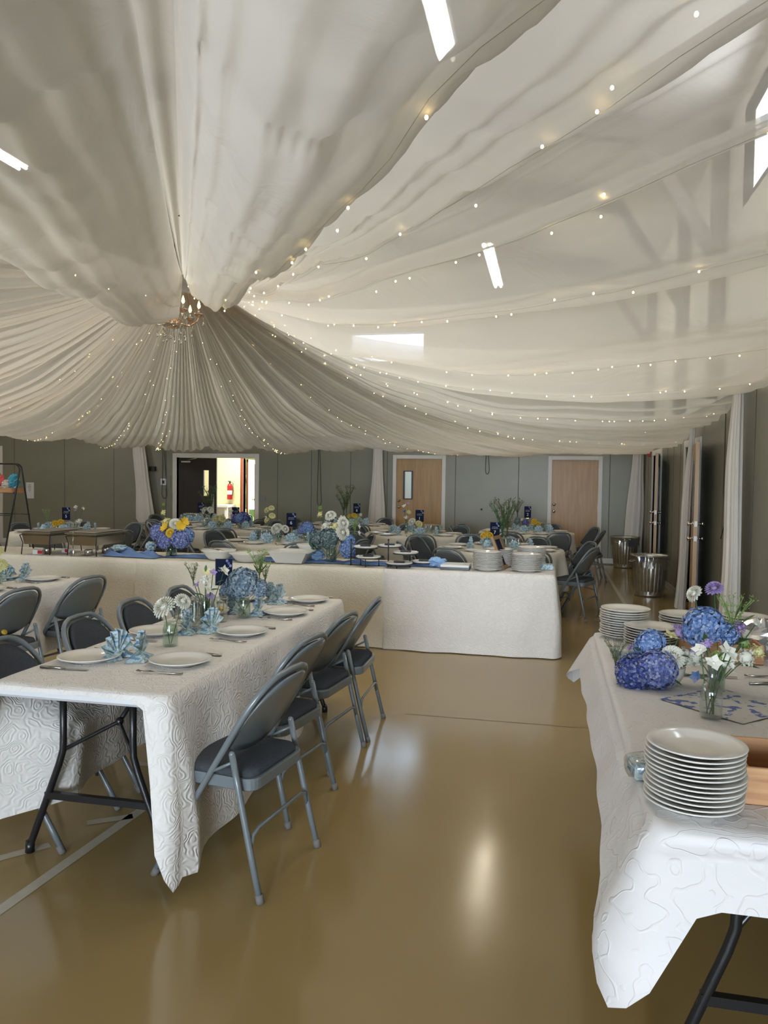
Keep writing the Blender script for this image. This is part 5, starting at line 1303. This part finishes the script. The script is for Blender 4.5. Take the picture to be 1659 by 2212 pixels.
b = MB(); b.box(-.14, .12, -.12, .12, .023, .045, .003); b.build('white_top', M['paper'], t)
t = thing('picture_frame', 'brown wooden frame leaning back between the buffet plate stacks', 'frame', (-.385, 7.28, BZ)); t.rotation_euler = (math.radians(-22), 0, math.radians(78))
b = MB(); 
for (a, c, z, z_) in [(-.12, .12, 0, .035), (-.12, .12, .285, .32), (-.12, -.09, .035, .285), (.09, .12, .035, .285)]: b.box(a, c, -.012, .012, z, z_)
b.build('wood_frame', wood('walnut_frame', (.20, .12, .05), (.30, .19, .09), 2), t); b = MB(); b.box(-.09, .09, -.004, .004, .035, .285); b.build('insert', M['navy'], t)
t = thing('napkin_box', 'small blue patterned napkin pack at the right end of the buffet', 'napkin pack', (-.02, 7.3, BZ)); b = MB(); b.box(-.06, .06, -.06, .06, 0, .05, .004); b.build('pack', M['napkin'], t)

# ------------------------------------------------------------------ right table things
def low_bowl(label, x, y):
    b = MB(); b.lathe([(.001, 0), (.045, 0), (.07, .04), (.075, .075), (.072, .075), (.066, .04), (.04, .006), (.001, .006)], 28); o = tag(b.build('flower_bowl', M['ceramic']), label, 'bowl'); o.location = (x, y, BZ)
low_bowl('low white bowl holding the drooping hydrangea bouquet', .475, 3.27)
bouquet('drooping bouquet of deep blue hydrangeas and cream flowers on the right table', (.475, 3.27, BZ),
        [('h', .078, 'hyd_navy', -.13, -.06, .045), ('h', .075, 'hyd_violet', -.045, -.08, .075), ('h', .065, 'hyd_blue', -.06, .04, .15), ('d', .05, 'pet_white', .02, -.04, .12), ('c', .06, 'pet_white', .08, .0, .12), ('c', .06, 'pet_lilac', .06, .04, .21), ('p', .035, 'pet_lilac', .07, .03, .24), ('p', .04, 'pet_cream', .02, .03, .19),
         ('d', .026, 'pet_lilac', .165, -.06, .055), ('p', .035, 'pet_lilac', -.13, .05, .13), ('s', .10, 'twig', -.20, -.02, .08), ('c', .05, 'pet_white', .12, .03, .10)],
        [(-.05, 0, .1, -.9, 0, .3, .09), (-.08, 0, .1, -.5, -.3, .6, .09), (0, -.05, .04, .6, -.6, -.1, .07), (-.05, .02, .12, .1, .2, .9, .08)], foot=.02)
vase_cyl('stubby glass vase behind the bottle on the right table', .66, 3.24, .034, .10)
bouquet('tall bouquet of blue hydrangea, sweet peas and scabious on the right table', (.66, 3.24, BZ),
        [('h', .085, 'hyd_blue', -.05, .03, .24), ('h', .05, 'hyd_blue', .04, .02, .22), ('d', .036, 'pet_white', -.09, .02, .375), ('d', .036, 'pet_lilac', -.015, .02, .40), ('c', .06, 'pet_white', .10, -.02, .14), ('c', .06, 'pet_white', .03, -.02, .13), ('p', .04, 'pet_white', .14, .0, .27), ('p', .035, 'pet_white', .10, 0, .21), ('d', .03, 'pet_lilac', .08, .0, .25),
         ('c', .05, 'leaf_light', .10, .01, .19), ('c', .06, 'pet_white', -.08, -.0, .13), ('c', .045, 'pet_lilac', -.07, -.02, .165), ('p', .03, 'hyd_blue', -.08, -.03, .05), ('s', .14, 'leaf_light', .06, .02, .24), ('c', .045, 'pet_cream', .15, .0, .16)],
        [(-.06, -.06, .24, .1, -.2, -.9, .08), (.02, -.02, .2, .4, -.2, .9, .09), (.05, -.02, .18, .7, -.2, .5, .09), (.06, 0, .28, .3, 0, .9, .09), (.08, 0, .26, .7, 0, .7, .08), (-.1, -.03, .12, -.7, -.4, .4, .06), (.09, 0, .1, .9, -.3, .1, .07)])
t = MB(); t.lathe([(.001, 0), (.034, 0), (.038, .006), (.038, .085), (.030, .115), (.0145, .135), (.0135, .17), (.0165, .174), (.0165, .182), (.0135, .182), (.0115, .17), (.0125, .135), (.028, .113), (.035, .085), (.035, .009), (.001, .009)], 32)
o = tag(t.build('glass_bottle', M['glass']), 'clear bottle vase with white sweet peas at the front of the right table', 'vase'); o.location = (.565, 2.84, BZ)
bouquet('white sweet peas in the clear bottle on the right table', (.565, 2.84, BZ), [('p', .040, 'pet_white', .045, 0, .235), ('p', .034, 'pet_white', -.04, 0, .235), ('p', .034, 'pet_white', .0, -.02, .195), ('p', .03, 'pet_white', .06, 0, .22), ('c', .03, 'leaf_light', .015, .01, .215), ('c', .025, 'pet_lilac', -.02, 0, .26)], [(0, 0, .19, .6, 0, .8, .07), (0, 0, .19, .9, 0, .3, .06)])
b = MB(); T = Matrix.Translation((.66, 3.02, BZ)) @ Matrix.Rotation(math.radians(44), 4, 'Z')
b.grid(lambda u, v: (-.17 + .34 * u, -.17 + .34 * v, .002 + .0015 * math.sin(u * 9) * math.sin(v * 7)), 12, 12, T=T)
tag(b.build('napkin_mat', M['runner']), 'square cloth with blue rose print under the bottle vase', 'napkin')
# wooden crates
def crate(label, x, y, lx, ly, h, rz=0):
    t = thing('wooden_box', label, 'wooden box', (x, y, BZ), rz); b = MB(); w_ = .012
    b.box(-lx / 2, lx / 2, -ly / 2, -ly / 2 + w_, 0, h, .002); b.box(-lx / 2, lx / 2, ly / 2 - w_, ly / 2, 0, h, .002); b.box(-lx / 2, -lx / 2 + w_, -ly / 2 + w_, ly / 2 - w_, 0, h, .002); b.box(lx / 2 - w_, lx / 2, -ly / 2 + w_, ly / 2 - w_, 0, h, .002)
    b.build('side_boards', M['box_wood'], t); b = MB(); b.box(-lx / 2 + w_, lx / 2 - w_, -ly / 2 + w_, ly / 2 - w_, .0, .008); b.build('bottom_board', M['box_wood'], t)
    b = MB(); b.box(-.006, .006, -ly / 2 + w_, ly / 2 - w_, .008, h * .9); b.build('divider', M['box_wood'], t)
crate('open cedar cutlery box right of the near plate stack', .70, 2.21, .40, .26, .095)
crate('reddish wooden box behind the hydrangeas on the right table', .79, 3.88, .34, .30, .085)
def pack(label, x, y, rz, s=(.12, .055, .055)):
    t = thing('napkin_pack', label, 'napkin pack', (x, y, BZ), rz); b = MB(); b.box(-s[0], s[0], -s[1], s[1], .002, s[2], .006); b.build('napkins', M['napkin'], t)
    b = MB(); b.ball((0, 0, 0), 1, 14); b.v = [(v[0] * (s[0] + .012) * (1 + .04 * noise.noise(Vector(v) * 4)), v[1] * (s[1] + .008), .0 + max(.0, (v[2] * .5 + .5)) * (s[2] + .01)) for v in [tuple(math.copysign(min(1, abs(c) * 1.35), c) for c in p) for p in b.v]]
    b.build('clear_wrapper', M['bag'], t)
pack('plastic-wrapped napkins left of the near plate stack', .30, 2.22, .15, (.065, .045, .045)); pack('plastic-wrapped napkins in front of the low plate stack', .395, 3.70, .5, (.08, .06, .05))
for (x, y, rz, f, lb) in [(.68, 3.44, -1.5, 0, 'steel knife lying behind the stubby vase on the right table'), (.92, 3.50, -1.4, 1, 'steel fork at the right edge of the right table'), (.92, 3.38, -1.3, 0, 'steel knife at the right edge of the right table')]:
    (FK if f else KN).put((x, y, BZ), rz, lb)
crumple('foil_tray_bag', 'crumpled clear and silver bag at the far right of the right table', 'bag', mat('crumpled_foil', (.7, .7, .7), .2, .8), (1.01, 3.98, BZ), .10, (.9, 1, .8), .4, 4)

# ------------------------------------------------------------------ dustbins
def make_can():
    t = thing('metal_dustbin', 'x', 'dustbin')
    def md(a, z): return 1 + (.018 * (1 if math.sin(24 * a) > 0 else -1) if .07 < z < .47 else 0)
    b = MB(); b.lathe([(.001, .01), (.185, .01), (.19, .0), (.193, .02), (.193, .07), (.196, .075), (.225, .465), (.227, .47), (.232, .49), (.236, .545), (.242, .55), (.242, .56), (.234, .56), (.228, .54), (.19, .03), (.001, .03)], 144, mod=md)
    b.build('bin_body', M['galv'], t)
    for s in (-1, 1):
        b = MB(); b.tube([(s * .225, -.05, .49), (s * .265, -.04, .47), (s * .265, .04, .47), (s * .225, .05, .49)], .006, 6); b.build('handle', M['galv'], t)
    b = MB()
    def fn(u, a):
        th = 2 * PI * a; w_ = noise.noise(Vector((math.cos(th) * 3, math.sin(th) * 3, u * 3)))
        if u < .4: r = .21 + .04 * u / .4; z = .45 + .125 * u / .4
        else: r = .25 + .018 * w_ + .012 * math.sin(14 * th); z = .575 - .17 * (u - .4) / .6 * (1 + .5 * w_)
        return (r * math.cos(th), r * math.sin(th), z)
    b.grid(fn, 12, 72, wrap=True); b.build('plastic_liner', M['bag'], t)
    return t
CAN = Protos(make_can)
c1 = CAN.put((1.36, 11.15, 0), .2, 'galvanized metal bin with clear liner, nearer of the two by the right wall', 'galvanized dustbins')
c2 = CAN.put((1.36, 14.75, 0), .9, 'galvanized metal bin with clear liner in the far right corner', 'galvanized dustbins')
CAN.put((-8.32, 14.80, 0), .9, 'galvanized metal bin below the far left drape', 'galvanized dustbins')
b = MB(); b.ball((-.12 + .0, -.238, .52), .03, 8, (1, .15, .5)); o = b.build('label', M['blue_label'], c1); o.rotation_euler = (0, 0, -.2)
b = MB(); b.box(.03, .17, -.262, -.255, .40, .53); o = b.build('printed_sticker', M['ink'], c2); o.rotation_euler = (0, 0, -.9)

# ------------------------------------------------------------------ wall things
def wallbox(name, label, cat, x, z, w_, h, d_, m, y=YB):
    b = MB(); b.box(x - w_ / 2, x + w_ / 2, y - d_, y, z - h / 2, z + h / 2, .003); return tag(b.build(name, m), label, cat)
o = thing('paper_notice', 'white paper notice on the back wall beside the ladder stand', 'notice', (-11.5, YB, 1.2)); b = MB(); b.box(-.10, .10, -.004, -.001, -.18, .18); b.build('sheet', M['paper'], o)
b = MB()
for k, ww in enumerate((.03, .045, .045, .03, .035, .012)): b.box(-ww - .01, ww - .01, -.0055, -.004, .12 - .03 * k, .128 - .03 * k)
b.build('printed_lines', M['ink'], o)
o = thing('wall_sign', 'small framed white sign on the wall left of the double doorway', 'sign', (-8.2, YB, 1.43)); b = MB(); b.box(-.16, .16, -.012, -.001, -.13, .14); b.build('backboard', M['plate_cover'], o); b = MB(); b.box(-.07, .07, -.016, -.012, -.06, .08); b.build('sheet', M['paper'], o)
b = MB(); b.box(-.025, .02, -.018, -.016, -.03, .04); b.build('printed_mark', M['ink'], o)
wallbox('wall_speaker', 'small dark box mounted high left of the doorway', 'speaker', -8.45, 1.72, .14, .10, .08, M['black_metal'])
wallbox('switch_box', 'small grey electrical box beside the double door frame', 'switch', -8.03, 1.12, .08, .14, .04, M['plate_cover'])
wallbox('light_switch', 'grey switch plate right of the double doorway', 'switch', -5.92, 1.13, .115, .12, .012, M['plate_cover'])
wallbox('round_hook', 'tiny dark wall knob between the two wooden doors', 'hook', -1.33, .99, .035, .035, .03, M['ink'])
def cord(label, x, z0, z1, w_, loop=True):
    b = MB(); pts = [(x - w_ * .3, YB - .02, z1), (x - w_ * .35, YB - .02, (z0 + z1) / 2), (x - w_ / 2, YB - .02, z0 + .08), (x - w_ * .25, YB - .02, z0 + .01), (x, YB - .02, z0), (x + w_ * .25, YB - .02, z0 + .01), (x + w_ / 2, YB - .02, z0 + .08), (x + w_ * .2, YB - .02, (z0 + z1) / 2), (x - w_ * .1, YB - .02, z1)]
    b.tube(pts, .006, 5); tag(b.build('hanging_cord', M['cord']), label, 'cord')
cord('long looped cord hanging on the back wall between doorway and drape', -4.68, 1.0, 2.4, .09); cord('short looped cord on the back wall between the wooden doors', -1.23, 1.69, 2.4, .08); cord('looped cord over the framed sign left of the doorway', -8.18, 1.08, 2.4, .12)
o = tag(MB().build('x', M['red']), None) if False else None
b = MB(); b.box(XR - .05, XR, 14.32, 14.46, 2.02, 2.2, .005); tag(b.build('fire_alarm', M['red']), 'red fire alarm box high on the right wall by the far open door', 'alarm')
b = MB(); b.tube([(XR - .02, 8.3, 2.4), (XR - .02, 8.28, 1.5), (XR - .02, 8.2, 1.15), (XR - .02, 8.35, 1.0)], .005, 5); tag(b.build('wall_cable', M['cord']), 'thin dark cable on the right wall behind the open door', 'cable')
# vestibule things
t = thing('fire_extinguisher', 'red fire extinguisher on the yellow wall beyond the doorway', 'fire extinguisher', (-7.63, VB - .10, 1.02))
b = MB(); b.lathe([(.001, 0), (.06, 0), (.065, .01), (.065, .32), (.05, .37), (.02, .39), (.001, .39)], 20); b.build('cylinder', M['red'], t)
b = MB(); b.lathe([(.0655, .12), (.0655, .22)], 20); b.build('paper_label', M['paper'], t)
b = MB(); b.lathe([(.02, .39), (.02, .43), (.001, .43)], 10); b.box(-.015, .015, -.09, .03, .43, .45); b.tube([(.02, 0, .42), (.08, 0, .40), (.085, 0, .2), (.07, 0, .1)], .008, 6); b.build('valve', M['black_metal'], t)
t = thing('white_console', 'white table against the yellow wall beyond the doorway', 'table', (-8.1, VB - .28, 0))
b = MB(); b.box(-.6, .6, -.25, .25, .84, .90, .005); b.build('top', M['white_paint'], t)
for x in (-.55, .55):
    for y in (-.2, .2): b = MB(); b.box(x - .03, x + .03, y - .03, y + .03, 0, .84); b.build('leg', M['white_paint'], t)
b = MB(); b.box(-.55, .55, .18, .2, .1, .84); b.build('back_board', M['white_paint'], t)
def make_wc():
    t = thing('white_chair', 'x', 'chair'); b = MB()
    b.tube([(-.2, .2, 0), (-.2, .2, .45), (-.2, .22, .75), (-.17, .22, .82), (0, .23, .85), (.17, .22, .82), (.2, .22, .75), (.2, .2, .45), (.2, .2, 0)], .014, 8); b.tube([(-.2, .215, .62), (.2, .215, .62)], .01, 6); b.build('back_frame', M['white_paint'], t)
    b = MB(); b.box(-.21, .21, -.2, .2, .43, .46, .01); b.build('seat', M['white_paint'], t)
    for x in (-.18, .18): b = MB(); b.tube([(x, -.18, .43), (x, -.2, 0)], .013, 8); b.build('front_leg', M['white_paint'], t)
    return t
WC = Protos(make_wc); WC.put((-8.25, 16.75, 0), PI + .1, 'white metal chair beyond the doorway, left one'); WC.put((-7.70, 16.85, 0), PI - .3, 'white metal chair beyond the doorway, right one')
